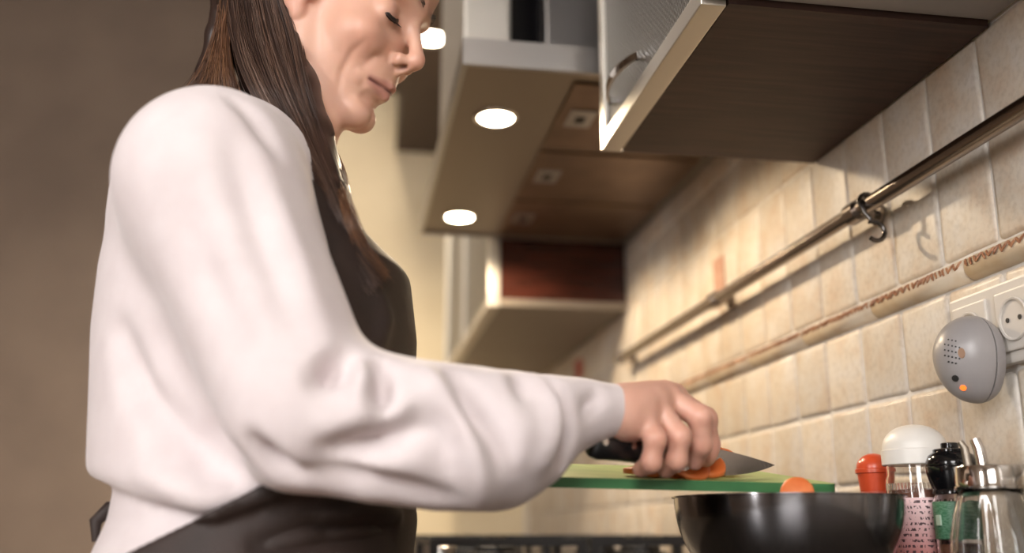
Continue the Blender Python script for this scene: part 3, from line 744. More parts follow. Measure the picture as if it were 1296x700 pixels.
# ------------------------------------------------------------------ implicit modelling: smooth unions meshed by surface nets
def smin(a, b, k):
    h = np.clip(.5 + .5 * (b - a) / k, 0, 1); return b + (a - b) * h - k * h * (1 - h)
def smax(a, b, k): return -smin(-a, -b, k)
def f_sph(P, c, r): return np.sqrt(((P - c) ** 2).sum(1)) - r
def f_ell(P, c, r):
    q = (P - np.asarray(c)) / np.asarray(r); k0 = np.sqrt((q * q).sum(1)); q2 = q / np.asarray(r); k1 = np.sqrt((q2 * q2).sum(1))
    return k0 * (k0 - 1) / np.maximum(k1, 1e-6)
def f_cone(P, a, b, ra, rb):
    a = np.asarray(a, float); b = np.asarray(b, float); d = b - a
    t = np.clip(((P - a) @ d) / max(d @ d, 1e-12), 0, 1)
    return np.sqrt(((P - a - t[:, None] * d) ** 2).sum(1)) - (ra + (rb - ra) * t)
def f_chain(P, pts, rs, k=.006):
    f = None
    for (a, b, ra, rb) in zip(pts, pts[1:], rs, rs[1:]):
        g = f_cone(P, a, b, ra, rb); f = g if f is None else smin(f, g, k)
    return f
def surface_nets(fn, lo, hi, h, red=4):
    lo = np.asarray(lo, float); n = np.ceil((np.asarray(hi) - lo) / (h * red)).astype(int)
    nc = n + 1
    g = np.stack(np.meshgrid(*[lo[i] + (np.arange(nc[i]) + .5) * h * red for i in range(3)], indexing='ij'), -1).reshape(-1, 3)
    cf = fn(g).reshape(nc)
    nf = nc * red
    full = np.repeat(np.repeat(np.repeat(cf, red, 0), red, 1), red, 2).astype(np.float32)
    mask = np.abs(cf) < h * red * 1.9
    bi = np.argwhere(mask)
    off = np.stack(np.meshgrid(*[np.arange(red)] * 3, indexing='ij'), -1).reshape(-1, 3)
    idx = (bi[:, None, :] * red + off[None]).reshape(-1, 3)
    for s in range(0, len(idx), 400000):
        ii = idx[s:s + 400000]; full[ii[:, 0], ii[:, 1], ii[:, 2]] = fn(lo + (ii + .5) * h)
    full[0] = full[-1] = 1; full[:, 0] = full[:, -1] = 1; full[:, :, 0] = full[:, :, -1] = 1
    ins = full < 0
    c8 = [(i, j, k) for i in (0, 1) for j in (0, 1) for k in (0, 1)]
    sl = lambda a, o: a[o[0]:a.shape[0] - 1 + o[0], o[1]:a.shape[1] - 1 + o[1], o[2]:a.shape[2] - 1 + o[2]]
    cnt = sum(sl(ins, o).astype(np.int8) for o in c8)
    act = (cnt > 0) & (cnt < 8); cells = np.argwhere(act); vid = -np.ones(act.shape, np.int64); vid[act] = np.arange(len(cells))
    val = {o: full[cells[:, 0] + o[0], cells[:, 1] + o[1], cells[:, 2] + o[2]] for o in c8}
    acc = np.zeros((len(cells), 3)); num = np.zeros(len(cells))
    for o in c8:
        for ax in range(3):
            if o[ax] == 0:
                o2 = list(o); o2[ax] = 1; o2 = tuple(o2); va, vb = val[o], val[o2]; m = (va < 0) != (vb < 0)
                t = np.where(m, va / np.where(va == vb, 1, va - vb), 0)
                p = np.tile(np.array(o, float), (len(cells), 1)); p[:, ax] += t
                acc[m] += p[m]; num[m] += 1
    V = lo + (cells + acc / num[:, None] + .5) * h
    quads = []
    for ax in range(3):
        u, v = [(1, 2), (2, 0), (0, 1)][ax]
        a = ins[tuple(slice(0, -1) if i == ax else slice(1, -1) for i in range(3))]; b = ins[tuple(slice(1, None) if i == ax else slice(1, -1) for i in range(3))]
        for flip, m in ((0, a & ~b), (1, ~a & b)):
            e = np.argwhere(m)
            if not len(e): continue
            base = e.copy()
            for i in range(3):
                if i != ax: base[:, i] += 1
            q = []
            for du, dv in ((-1, -1), (0, -1), (0, 0), (-1, 0)):
                cc = base.copy(); cc[:, u] += du; cc[:, v] += dv; q.append(vid[cc[:, 0], cc[:, 1], cc[:, 2]])
            q = np.stack(q, 1)
            quads.append(q[:, ::-1] if flip else q)
    Q = np.concatenate(quads); return V, Q[(Q >= 0).all(1)]
def vnormals(V, Q):
    d1 = V[Q[:, 2]] - V[Q[:, 0]]; d2 = V[Q[:, 3]] - V[Q[:, 1]]; n = np.cross(d1, d2); N = np.zeros_like(V)
    for i in range(4): np.add.at(N, Q[:, i], n)
    return N / np.maximum(np.linalg.norm(N, axis=1), 1e-12)[:, None]
def relax(V, Q, it=2, lam=.5):
    for _ in range(it):
        A = np.zeros_like(V); c_ = np.zeros(len(V))
        for i in range(4):
            a, b = Q[:, i], Q[:, (i + 1) % 4]
            np.add.at(A, a, V[b]); np.add.at(A, b, V[a]); np.add.at(c_, a, 1); np.add.at(c_, b, 1)
        V = V + lam * (A / np.maximum(c_, 1)[:, None] - V)
    return V
def seg_dist(V, poly):
    best = np.full(len(V), 9.); tt = np.zeros(len(V)); L = len(poly) - 1
    for i in range(L):
        a, b = poly[i], poly[i + 1]; d = b - a; t = np.clip(((V - a) @ d) / max(d @ d, 1e-12), 0, 1)
        q = np.sqrt(((V - a - t[:, None] * d) ** 2).sum(1)); m = q < best; best[m] = q[m]; tt[m] = (i + t[m]) / L
    return best, tt
def snap(V, px, py, rad=5):
    x, y, d = proj(V); m = np.hypot(x - px, y - py) < rad
    while not m.any(): rad *= 1.5; m = np.hypot(x - px, y - py) < rad
    i = np.argmin(np.where(m, d, 9e9)); return V[i]
def creases(V, Q, items):
    """each crease: points on the cloth, height (negative = valley), half width"""
    N = vnormals(V, Q); D = np.zeros(len(V))
    for pts, amp, wd in items:
        poly = [snap(V, *p) for p in pts]; dist, t = seg_dist(V, poly)
        D += 2.2 * amp * np.exp(-(dist / wd) ** 2) * np.sin(PI * np.clip(.12 + .76 * t, 0, 1)) ** .8
    return V + N * D[:, None]
def colour(me, cols):
    a = me.color_attributes.new('Col', 'FLOAT_COLOR', 'POINT')
    a.data.foreach_set('color', np.concatenate([cols, np.ones((len(cols), 1))], 1).astype(np.float32).ravel())
def mesh_np(name, V, Q, cols=None):
    me = bpy.data.meshes.new(name)
    me.vertices.add(len(V)); me.vertices.foreach_set('co', np.asarray(V, np.float32).ravel())
    k_ = Q.shape[1]; me.loops.add(len(Q) * k_); me.loops.foreach_set('vertex_index', Q.ravel().astype(np.int32))
    me.polygons.add(len(Q)); me.polygons.foreach_set('loop_start', np.arange(0, len(Q) * k_, k_, dtype=np.int32)); me.polygons.foreach_set('loop_total', np.full(len(Q), k_, np.int32))
    me.update(); me.validate()
    if cols is not None: colour(me, cols)
    return me

# ------------------------------------------------------------------ the person
person = thing('person', (-.09, 1.0, 0), 'person in a pale blouse and brown apron slicing carrots at the worktop', 'person')
# --- head
def rotm(yaw, pit, rol):
    cy, sy, cp, sp_, cr_, sr = math.cos(yaw), math.sin(yaw), math.cos(pit), math.sin(pit), math.cos(rol), math.sin(rol)
    return np.array([[cy, -sy, 0], [sy, cy, 0], [0, 0, 1]]) @ np.array([[cp, 0, sp_], [0, 1, 0], [-sp_, 0, cp]]) @ np.array([[1, 0, 0], [0, cr_, -sr], [0, sr, cr_]])
HR = rotm(math.radians(-24), math.radians(24.5), 0); HT = np.array([-.0335, 1.045, .566 + ZC])
def hw(p): return HR @ np.asarray(p, float) + HT         # head space -> world
NB = np.array([-.100, 1.040, Zr(.385)])                    # base of the neck
nb_l = HR.T @ (NB - HT)
def head_f(P):
    X = P.copy(); X[:, 1] = np.abs(X[:, 1]); A = np.array
    f = f_ell(X, (-.012, 0, .058), (.098, .075, .082))
    f = smin(f, f_ell(X, (.048, 0, .072), (.052, .060, .055)), .02)
    f = smin(f, f_ell(X, (.040, 0, -.012), (.056, .061, .080)), .02)
    f = smin(f, f_cone(X, (.004, .047, -.052), (.072, .014, -.092), .018, .015), .022)
    f = smin(f, f_cone(X, (-.004, .052, -.005), (.004, .048, -.055), .018, .017), .02)
    f = smin(f, f_sph(X, A((.0815, .006, -.096)), .0155), .014)
    f = smin(f, f_ell(X, (.076, 0, -.050), (.026, .030, .030)), .016)
    f = smin(f, f_ell(X, (.064, .043, -.016), (.022, .019, .018)), .02)
    f = smin(f, f_cone(X, (.090, 0, .040), (.078, .040, .043), .0125, .011), .012)
    f = smax(f, -f_sph(X, A((.106, .036, .016)), .0200), .014)
    # upper eyelid bulge over the eyeball
    f = smin(f, f_sph(X, A((.0735, .0335, .0155)), .0158), .004)
    # nose
    f = smin(f, f_cone(X, (.092, 0, .026), (.115, 0, -.010), .0075, .0080), .009)
    f = smin(f, f_sph(X, A((.1165, 0, -.0155)), .0098), .006)
    f = smin(f, f_cone(X, (.112, .004, -.020), (.103, .0125, -.0225), .006, .0074), .005)
    f = smin(f, f_cone(X, (.113, 0, -.024), (.101, 0, -.033), .0048, .0055), .005)
    f = smax(f, -f_ell(X, (.1085, .0070, -.0305), (.0058, .0034, .0075)), .002)
    # crease round the nostril wing
    f = smax(f, -f_cone(X, (.0985, .0215, -.016), (.0965, .0195, -.030), .0016, .0014), .005)
    # lips
    f = smin(f, f_cone(X, (.1010, .003, -.0535), (.0880, .0225, -.0570), .0062, .0026), .004)
    f = smin(f, f_cone(X, (.0985, 0, -.0650), (.0870, .0210, -.0590), .0068, .0028), .005)
    f = smax(f, -f_cone(X, (.1085, 0, -.0588), (.0890, .0265, -.0582), .0014, .0012), .003)
    f = smax(f, -f_cone(X, (.1010, 0, -.0785), (.0900, .018, -.0765), .0040, .003), .010)
    # cheek fold beside the mouth and smile line
    # ear
    e = f_ell(X @ rotm(0, math.radians(14), 0), (-.006, .0735, .002), (.0175, .0075, .0300))
    e = smin(e, f_ell(X, (-.0015, .0700, -.0240), (.0090, .0060, .0105)), .006)
    e = smax(e, -f_ell(X @ rotm(0, math.radians(14), 0), (-.004, .0815, .004), (.0105, .0065, .0185)), .004)
    e = smin(e, f_ell(X, (.0080, .0700, -.003), (.0050, .0055, .0070)), .004)
    f = smin(f, e, .005)
    # neck
    f = smin(f, f_cone(P, (-.030, 0, -.035), nb_l, .050, .056), .022)
    f = smin(f, f_cone(P, (.005, 0, -.060), nb_l + np.array([.03, 0, .0]), .036, .045), .02)
    f = smin(f, f_cone(P, nb_l + HR.T @ np.array([0, -.09, -.05]), nb_l + HR.T @ np.array([0, .09, -.05]), .050, .050), .04)
    return f
lo = np.array([-.20, -.16, -.30]); hi = np.array([.14, .16, .15])
HV, HQ = surface_nets(head_f, lo, hi, .0017)
HV = relax(HV, HQ, 1, .4)
def face_lines(V, Q, items):
    N = vnormals(V, Q); D = np.zeros(len(V))
    for pts, amp, wd in items:
        for s in (-1, 1):
            poly = [V[np.argmin(((V - np.array((q[0], s * q[1], q[2]))) ** 2).sum(1))] for q in pts]; dist, t = seg_dist(V, poly)
            D += .75 * amp * np.exp(-(dist / wd) ** 2) * np.sin(PI * np.clip(.1 + .8 * t, 0, 1))
    return V + N * D[:, None]
HV = face_lines(HV, HQ, [([(.099, .022, -.020), (.092, .036, -.036), (.084, .042, -.052)], -.0022, .0045), ([(.094, .034, -.020), (.088, .044, -.036)], .0016, .007),
    ([(.080, .052, -.028), (.074, .056, -.048), (.071, .050, -.068), (.070, .040, -.090)], -.0024, .0045), ([(.084, .044, -.058), (.082, .040, -.074)], .0018, .007),
    ([(.086, .030, -.062), (.086, .026, -.075)], -.0016, .004), ([(.084, .050, .000), (.090, .030, -.004)], -.0012, .004)])
# colour of skin, lips, lid line; shade painted into nostrils and lip parting
def srgb(r, g, b): return np.array(C(r, g, b)[:3])
def paint_head(V):
    col = np.tile(srgb(214, 168, 146), (len(V), 1)); A = np.array
    X = V.copy(); X[:, 1] = np.abs(X[:, 1])
    def blend(c, wgt): col[:] = col * (1 - wgt[:, None]) + c * wgt[:, None]
    blend(srgb(205, 146, 124), .55 * np.exp(-(np.linalg.norm(X - A((.074, .046, -.022)), axis=1) / .026) ** 2))
    blend(srgb(200, 136, 116), .45 * np.exp(-(np.linalg.norm(X - A((.122, 0, -.018)), axis=1) / .014) ** 2))
    blend(srgb(196, 134, 116), .5 * np.exp(-(np.linalg.norm(X - A((-.002, .075, -.010)), axis=1) / .022) ** 2))
    d1, _ = seg_dist(X, [A((.1055, 0, -.0540)), A((.1000, .012, -.0550)), A((.0890, .0235, -.0575))])
    d2, _ = seg_dist(X, [A((.1040, 0, -.0640)), A((.0990, .011, -.0640)), A((.0890, .0220, -.0590))])
    blend(srgb(166, 108, 98), .75 * np.clip(1.6 - np.minimum(d1, d2) / .0042, 0, 1))
    d3, _ = seg_dist(X, [A((.105, 0, -.0586)), A((.100, .012, -.0586)), A((.0885, .0255, -.0580))])
    blend(srgb(96, 52, 50), np.exp(-(d3 / .0016) ** 2))
    dn_ = np.linalg.norm((X - A((.1085, .0070, -.0285))) / A((1, .7, 1)), axis=1); blend(srgb(84, 44, 38), np.clip(1.6 - dn_ / .0042, 0, 1) * .9)
    d5 = np.linalg.norm(X - A((.086, .034, .021)), axis=1)
    blend(srgb(186, 136, 118), .5 * np.exp(-(d5 / .012) ** 2))
    return col
HC = paint_head(HV)
HW = HV @ HR.T + HT

# --- hands and forearms (right one on the knife, left one under the board)
def J(*a): return at(*a)
elbR = J(400, 530, .775); wrR = J(786, 522, .893)
Rf = {'pinky': ([J(808, 514, .895), J(829, 556, .874), J(824, 585, .872), J(811, 594, .884)], [.0105, .0096, .0088, .0074]),
      'ring': ([J(824, 506, .908), J(860, 553, .887), J(856, 582, .887), J(843, 594, .899)], [.0112, .0102, .0094, .0080]),
      'middle': ([J(842, 502, .924), J(886, 528, .908), J(887, 563, .908), J(879, 584, .918)], [.0115, .0108, .0098, .0084]),
      'index': ([J(852, 503, .944), J(893, 530, .940), J(898, 562, .942), J(893, 580, .948)], [.0112, .0104, .0094, .0080]),
      'thumb': ([J(806, 532, .938), J(842, 558, .948), J(874, 572, .944), J(893, 578, .936)], [.014, .0125, .0110, .0092])}
def handR(P):
    f = f_cone(P, elbR, wrR, .028, .0205)
    for k_, (pt, rs) in Rf.items():
        if k_ != 'thumb':
            f = smin(f, f_cone(P, wrR, pt[0], .0200, rs[0] + .0030), .012)
    pm = (Rf['pinky'][0][0] + Rf['middle'][0][0]) / 2
    f = smin(f, f_cone(P, wrR * .5 + pm * .5 + np.array([.0, 0, -.010]), pm + np.array([0, .008, -.008]), .018, .013), .012)
    f = smin(f, f_cone(P, wrR + np.array([.006, -.006, -.008]), Rf['pinky'][0][0] + np.array([-.002, -.004, -.016]), .014, .012), .010)
    for k_, (pt, rs) in Rf.items():
        g = f_chain(P, pt, rs, .004)
        for q, r_ in zip(pt[1:3], rs[1:3]): g = smin(g, f_sph(P, q, r_ * 1.03), .003)
        f = smin(f, g, .0035 if k_ != 'thumb' else .010)
    return f
b0 = bpt(.012, .13, 0); ul = np.array(ex); vl = np.array(bk); nl = np.array(nz_)
def L(u, v, h): return np.array(bpt(u, v, h))
wrL = L(-.075, .165, .004); elbL = np.array([-.070, 1.225, Zr(.055)])
Lf = [([L(-.022, .115, -.018), L(.012, .108, -.0205), L(.040, .105, -.0200)], [.0105, .0092, .0075]),
      ([L(-.018, .137, -.018), L(.020, .132, -.0205), L(.048, .130, -.0200)], [.0108, .0095, .0078]),
      ([L(-.020, .158, -.018), L(.018, .157, -.0205), L(.044, .157, -.0200)], [.0105, .0092, .0075]),
      ([L(-.026, .178, -.017), L(.006, .180, -.0195), L(.030, .182, -.0190)], [.0095, .0085, .0070]),
      ([L(-.050, .125, .004), L(-.018, .112, .012), L(.016, .112, .0098)], [.013, .0115, .0088])]
def handL(P):
    f = f_cone(P, elbL, wrL, .030, .0215)
    for i, (pt, rs) in enumerate(Lf):
        if i < 4: f = smin(f, f_cone(P, wrL, pt[0], .0190, rs[0] + .003), .012)
    for i, (pt, rs) in enumerate(Lf): f = smin(f, f_chain(P, pt, rs, .004), .004 if i < 4 else .010)
    return f
def bounds(pts, m): pts = np.array(pts); return pts.min(0) - m, pts.max(0) + m
lo, hi = bounds([elbR, wrR] + [q for v in Rf.values() for q in v[0]], .05); RV, RQ = surface_nets(handR, lo, hi, .0016)
lo, hi = bounds([elbL, wrL] + [q for v in Lf for q in v[0]], .05); LV, LQ = surface_nets(handL, lo, hi, .0022)
def hand_col(V, tips):
    col = np.tile(srgb(214, 166, 146), (len(V), 1))
    for q in tips:
        wgt = .5 * np.exp(-(np.linalg.norm(V - q, axis=1) / .012) ** 2); col = col * (1 - wgt[:, None]) + srgb(200, 132, 112) * wgt[:, None]
    return col
RC = hand_col(RV, [q for v in Rf.values() for q in v[0][1:]]); LC = hand_col(LV, [v[0][-1] for v in Lf])

# --- trunk profile: rows of (z, back x, front x, centre y, half width y)
TRU = np.array([(-.10, -.238, .062, 1.02, .172), (.030, -.236, .050, 1.02, .170), (.075, -.239, .047, 1.02, .168), (.12, -.242, .047, 1.02, .168), (.19, -.247, .048, 1.02, .168), (.25, -.246, .040, 1.02, .170), (.30, -.240, -.002, 1.02, .165),
                (.345, -.226, -.026, 1.02, .150), (.385, -.205, -.050, 1.02, .130), (.42, -.190, -.070, 1.02, .09), (.46, -.16, -.09, 1.02, .05)])
TRL = np.array([(-.60, -.205, .046, 1.02, .185), (-.30, -.215, .048, 1.02, .185), (-.10, -.240, .050, 1.02, .180), (-.02, -.230, .050, 1.02, .168), (.010, -.219, .053, 1.02, .160), (.060, -.214, .047, 1.02, .154), (.12, -.212, .047, 1.02, .154)])
def loft_f(P, T, grow):
    z = P[:, 2] - ZC; g = [np.interp(z, T[:, 0], T[:, i]) for i in range(1, 5)]
    cx = (g[0] + g[1]) / 2; a = (g[1] - g[0]) / 2 + grow; b = g[3] + grow
    q = np.sqrt(((P[:, 0] - cx) / a) ** 2 + ((P[:, 1] - g[2]) / b) ** 2 + 1e-9)
    return (q - 1) * np.minimum(a, b) * .9
def loft_top(P, grow): return smax(loft_f(P, TRU, grow), P[:, 2] - Zr(.420) - grow, .03)
def hem(P): x = P[:, 0]; return ZC + np.interp(x, [-.26, -.22, -.16, -.10, -.05, .06], [.052, .045, .024, .018, .036, .05])
def trunk_f(P, grow=0.0):
    up = smax(loft_top(P, grow), hem(P) - P[:, 2], .014)
    return np.minimum(up, smax(loft_f(P, TRL, grow), P[:, 2] - Zr(.11), .004))
def inner_trunk(P): return smax(smax(trunk_f(P, -.028), P[:, 2] - Zr(.43), .01), Zr(-.12) - P[:, 2], .01)
TV, TQ = surface_nets(inner_trunk, (-.30, .78, Zr(-.2)), (.12, 1.26, Zr(.5)), .008)
TC = np.tile(srgb(214, 168, 146), (len(TV), 1))
n0, n1, n2 = len(HW), len(HW) + len(RV), len(HW) + len(RV) + len(LV)
me = mesh_np('body', np.concatenate([HW, RV, LV, TV]), np.concatenate([HQ, RQ + n0, LQ + n1, TQ + n2]), np.concatenate([HC, RC, LC, TC]))
body = link('body', me, 'skin', person, True); body['label'] = 'fair skin of face, neck and hands'

# eyes: lash line, brow
for s in (-1, 1):
    ec = np.array((.0735, s * .0335, .0155)); R_ = .0162; pts = []; lid = []
    for k_ in range(11):
        az = math.radians(-48 + 96 * k_ / 10) * s; el = math.radians(float(np.interp(k_ / 10, [0, .3, .7, 1], [2, -14, -20, -14])))
        pts.append(hw(ec + R_ * np.array([math.cos(el) * math.cos(az), math.cos(el) * math.sin(az), math.sin(el)])))
    tube('lash_line', pts, [.0012] + [.0030] * 9 + [.0012], 'lash', person, 6)
    bm = bmesh.new()
    for k_ in range(26):
        u = k_ / 25; az = math.radians(-50 + 100 * u) * s; el = math.radians(float(np.interp(u, [0, .3, .7, 1], [2, -14, -20, -14])))
        d0 = np.array([math.cos(el) * math.cos(az), math.cos(el) * math.sin(az), math.sin(el)])
        p0 = ec + R_ * d0; p1 = p0 + .0045 * np.array([math.cos(az) * .8, math.sin(az), -.55]); p2 = p0 + .0080 * np.array([math.cos(az), math.sin(az) * 1.1, -.42])
        add_tube(bm, [hw(p0), hw(p1), hw(p2)], [.0005, .00045, .00015], 4)
    from_bm('eyelashes', bm, 'lash', person)
    bm = bmesh.new(); rnd = random.Random(5)
    for k_ in range(70):
        u = rnd.random(); b_ = np.array((.1035 - .020 * u ** 1.6, s * (.012 + .040 * u), .0445 + .006 * math.sin(PI * u * .8) + rnd.uniform(-.0025, .0025)))
        add_tube(bm, [hw(b_), hw(b_ + np.array((-.001, s * .005, .002)))], [.0004, .0001], 4)
    from_bm('eyebrow', bm, 'lash', person)

# --- blouse
shR = J(266, 228, .87); elR = J(386, 518, .785)
SL = [(elR, .060), (J(480, 541, .785), .0545), (J(560, 552, .80), .0545), (J(625, 556, .82), .0535), (J(668, 543, .845), .044), (J(700, 528, .862), .0300), (J(735, 522, .876), .0250), (J(778, 519, .890), .0240)]
def cuff_cut(P, wr, el, off):
    d = (wr - el) / np.linalg.norm(wr - el); return (P - wr) @ d - off
shL = np.array([-.125, 1.185, Zr(.335)])
def blouse_f(P):
    up = smax(loft_top(P, .004), hem(P) - P[:, 2], .014)
    # upper back and shoulders rounded over the yoke
    f = smin(up, f_ell(P, (-.140, 1.02, Zr(.335)), (.100, .160, .085)), .03)
    f = smin(f, f_cone(P, shR + np.array([.0, .08, .012]), shR, .074, .070), .04)
    f = smin(f, f_cone(P, shR, elR, .074, .062), .035)
    g = smax(f_chain(P, [s_[0] for s_ in SL], [s_[1] for s_ in SL], .02), cuff_cut(P, wrR, elbR, .004), .004)
    f = smin(f, g, .02)
    # left sleeve, mostly hidden behind the right one
    f = smin(f, f_cone(P, shL, elbL, .072, .060), .035)
    wl2 = elbL * .30 + wrL * .70
    g = smax(f_chain(P, [elbL, elbL * .5 + wrL * .5, wl2, elbL * .05 + wrL * .95], [.058, .050, .042, .029], .02), cuff_cut(P, wrL, elbL, .002), .004)
    f = smin(f, g, .02)
    # peplum below the waist seam
    pp = smax(smax(loft_f(P, TRL, .0), P[:, 2] - Zr(.10), .004), Zr(-.075) - P[:, 2], .004)
    f = np.minimum(f, pp)
    # hollow neckline
    f = smax(f, -f_ell(P, NB + np.array([.015, 0, .058]), (.068, .070, .062)), .010)
    return f
BV, BQ = surface_nets(blouse_f, (-.30, .60, Zr(-.09)), (.34, 1.34, Zr(.50)), .0045)
BV = relax(BV, BQ, 2, .5)
items = [([(408, 484), (424, 468), (440, 452)], -.013, .011), ([(484, 522), (482, 490), (481, 462)], -.012, .009), ([(458, 505), (462, 480), (458, 460)], .006, .010),
         ([(430, 574), (478, 560), (528, 535)], -.014, .014), ([(430, 545), (490, 528), (520, 512)], .006, .014),
         ([(540, 474), (578, 525), (604, 590), (615, 630)], .009, .014), ([(578, 480), (602, 515), (628, 565)], -.009, .012), ([(556, 520), (572, 585)], -.006, .011),
         ([(698, 478), (712, 510), (722, 555), (718, 578)], -.013, .010), ([(684, 482), (694, 520), (690, 575)], .007, .012), ([(758, 496), (744, 522)], -.005, .007), ([(660, 478), (656, 505)], -.005, .009), ([(640, 480), (660, 540), (650, 600)], .004, .016),
         ([(148, 425), (170, 490), (222, 560), (290, 600)], -.009, .016), ([(205, 440), (245, 540), (300, 590)], -.006, .018), ([(300, 190), (335, 300), (385, 420)], -.005, .016), ([(330, 205), (372, 330), (410, 440)], .004, .018),
         ([(225, 250), (250, 330), (300, 440)], -.004, .02), ([(368, 606), (345, 590), (318, 566)], -.010, .009), ([(402, 604), (470, 616), (560, 634)], -.006, .012), ([(300, 122), (330, 150), (352, 190)], -.004, .010),
         ([(180, 600), (260, 625), (330, 622)], .006, .012)]
BV = creases(BV, BQ, items)
BV = relax(BV, BQ, 1, .4)
me = mesh_np('blouse', BV, BQ); bl = link('blouse', me, 'blouse', person, True); bl['label'] = 'loose pale pinkish-white blouse with full sleeves'

# --- apron
hipP = at(365, 605, .92)
def apron_f(P):
    t = trunk_f(P, .004)
    sh = np.abs(t - .010) - .0034
    z = P[:, 2] - ZC
    # side edge: x must lie in front of this line
    edge = np.interp(z, [-.6, -.12, -.018, .012, .046, .065, .10, .20, .262, .34], [-.170, -.205, -.175, -.113, -.050, -.050, -.055, -.062, -.062, -.062])
    f = smax(sh, (edge - P[:, 0]), .002)
    f = smax(f, z - (.262 + .75 * np.clip(.028 - P[:, 0], 0, .09)), .002); f = smax(f, -.46 - z, .002)
    return f
AV, AQ = surface_nets(apron_f, (-.22, .78, Zr(-.50)), (.14, 1.28, Zr(.36)), .0036)
AV = relax(AV, AQ, 2, .5)
AV = creases(AV, AQ, [([(420, 655), (470, 645), (505, 650)], .006, .010), ([(330, 690), (420, 672), (500, 668)], -.005, .010), ([(470, 350), (490, 400), (480, 450)], .003, .012)])
me = mesh_np('apron', AV, AQ); ap = link('apron', me, 'apron', person, True); ap['label'] = 'dark brown bib apron'
for s in (-1, 1):
    pts = [np.array([.018, 1.02 + s * .070, Zr(.255)]), np.array([-.004, 1.02 + s * .068, Zr(.300)]), np.array([-.040, 1.02 + s * .064, Zr(.345)]), np.array([-.085, 1.025 + s * .062, Zr(.385)]), np.array([-.125, 1.03 + s * .056, Zr(.41)])]
    bm = bmesh.new(); rows_ = []
    for q in pts:
        q = BV[np.argmin(((BV - q) ** 2).sum(1))]; n_ = np.array([.6, 0, .8]); rows_.append([bm.verts.new(Vector(q + np.array([0, dy, 0]) + n_ * dn)) for dy, dn in ((-.011, .001), (.011, .001), (.011, .0045), (-.011, .0045))])
    for A_, B_ in zip(rows_, rows_[1:]):
        for j in range(4): bm.faces.new((A_[j], A_[(j + 1) % 4], B_[(j + 1) % 4], B_[j]))
    bm.faces.new(rows_[0]); bm.faces.new(rows_[-1][::-1]); bmesh.ops.recalc_face_normals(bm, faces=bm.faces)
    o = from_bm('neck_strap', bm, 'apron'); o.parent = ap
kn = atY(133, 655, 1.02)
tube('waist_tie', [kn + np.array([.03, 0, .012]), kn + np.array([.004, -.006, .008]), kn + np.array([-.006, -.010, -.004]), kn + np.array([-.004, -.012, -.022])], [.004, .007, .006, .003], 'apron', None, 10).parent = ap

# --- trousers and shoes
def trousers_f(P):
    f = smax(trunk_f(P, -.012), P[:, 2] - Zr(-.07), .01); f = smax(f, Zr(-.22) - P[:, 2], .04)
    for s in (-1, 1): f = smin(f, f_chain(P, [np.array([-.085, 1.02 + s * .085, Zr(-.16)]), np.array([-.075, 1.02 + s * .09, Zr(-.50)]), np.array([-.095, 1.02 + s * .092, .09])], [.098, .072, .058], .02), .03)
    return smax(f, .07 - P[:, 2], .004)
TV2, TQ2 = surface_nets(trousers_f, (-.30, .78, .03), (.12, 1.26, Zr(-.03)), .009)
link('trousers', mesh_np('trousers', TV2, TQ2), 'trousers', person, True)
for s in (-1, 1):
    def shoe_f(P):
        c0 = np.array([-.13, 1.02 + s * .092, .036]); f = f_cone(P, c0, c0 + np.array([.17, 0, -.006]), .042, .036)
        f = smin(f, f_cone(P, c0 + np.array([.03, 0, 0]), c0 + np.array([.035, 0, .05]), .044, .046), .02); return smax(f, .001 - P[:, 2], .004)
    SV, SQ = surface_nets(shoe_f, (-.20, .93 + s * .092, -.01), (.12, 1.11 + s * .092, .16), .006)
    link('shoe', mesh_np('shoe', SV, SQ), 'shoe', person, True)

# --- hair: scalp cap and locks, then strands along guide curves
def cap_f(P):
    X = P.copy(); ay = np.abs(X[:, 1])
    f = smin(f_ell(X, (-.016, 0, .060), (.109, .087, .094)), f_ell(X, (.040, 0, .080), (.064, .070, .060)), .02)
    # open for the face: keep what lies above the hairline and behind the ears
    hl = (X[:, 0] - (.004 - .10 * np.clip((.10 - X[:, 2]) / .10, 0, 1) * 0.10)) - np.clip((X[:, 2] - .055) * 2.4, -.014, .12)
    f = smax(f, hl, .008)
    return smax(f, -.075 - X[:, 2], .02)
CV, CQ = surface_nets(cap_f, (-.15, -.12, -.11), (.13, .12, .18), .0035)
CW = CV @ HR.T + HT
def spline(pts, n):
    pts = np.array(pts); m = len(pts); ts = np.linspace(0, m - 1, n); out = []
    for t in ts:
        i = min(int(t), m - 2); u = t - i
        p0, p1, p2, p3 = pts[max(i - 1, 0)], pts[i], pts[i + 1], pts[min(i + 2, m - 1)]
        out.append(.5 * ((2 * p1) + (p2 - p0) * u + (2 * p0 - 5 * p1 + 4 * p2 - p3) * u * u + (3 * p1 - p0 - 3 * p2 + p3) * u ** 3))
    return np.array(out)
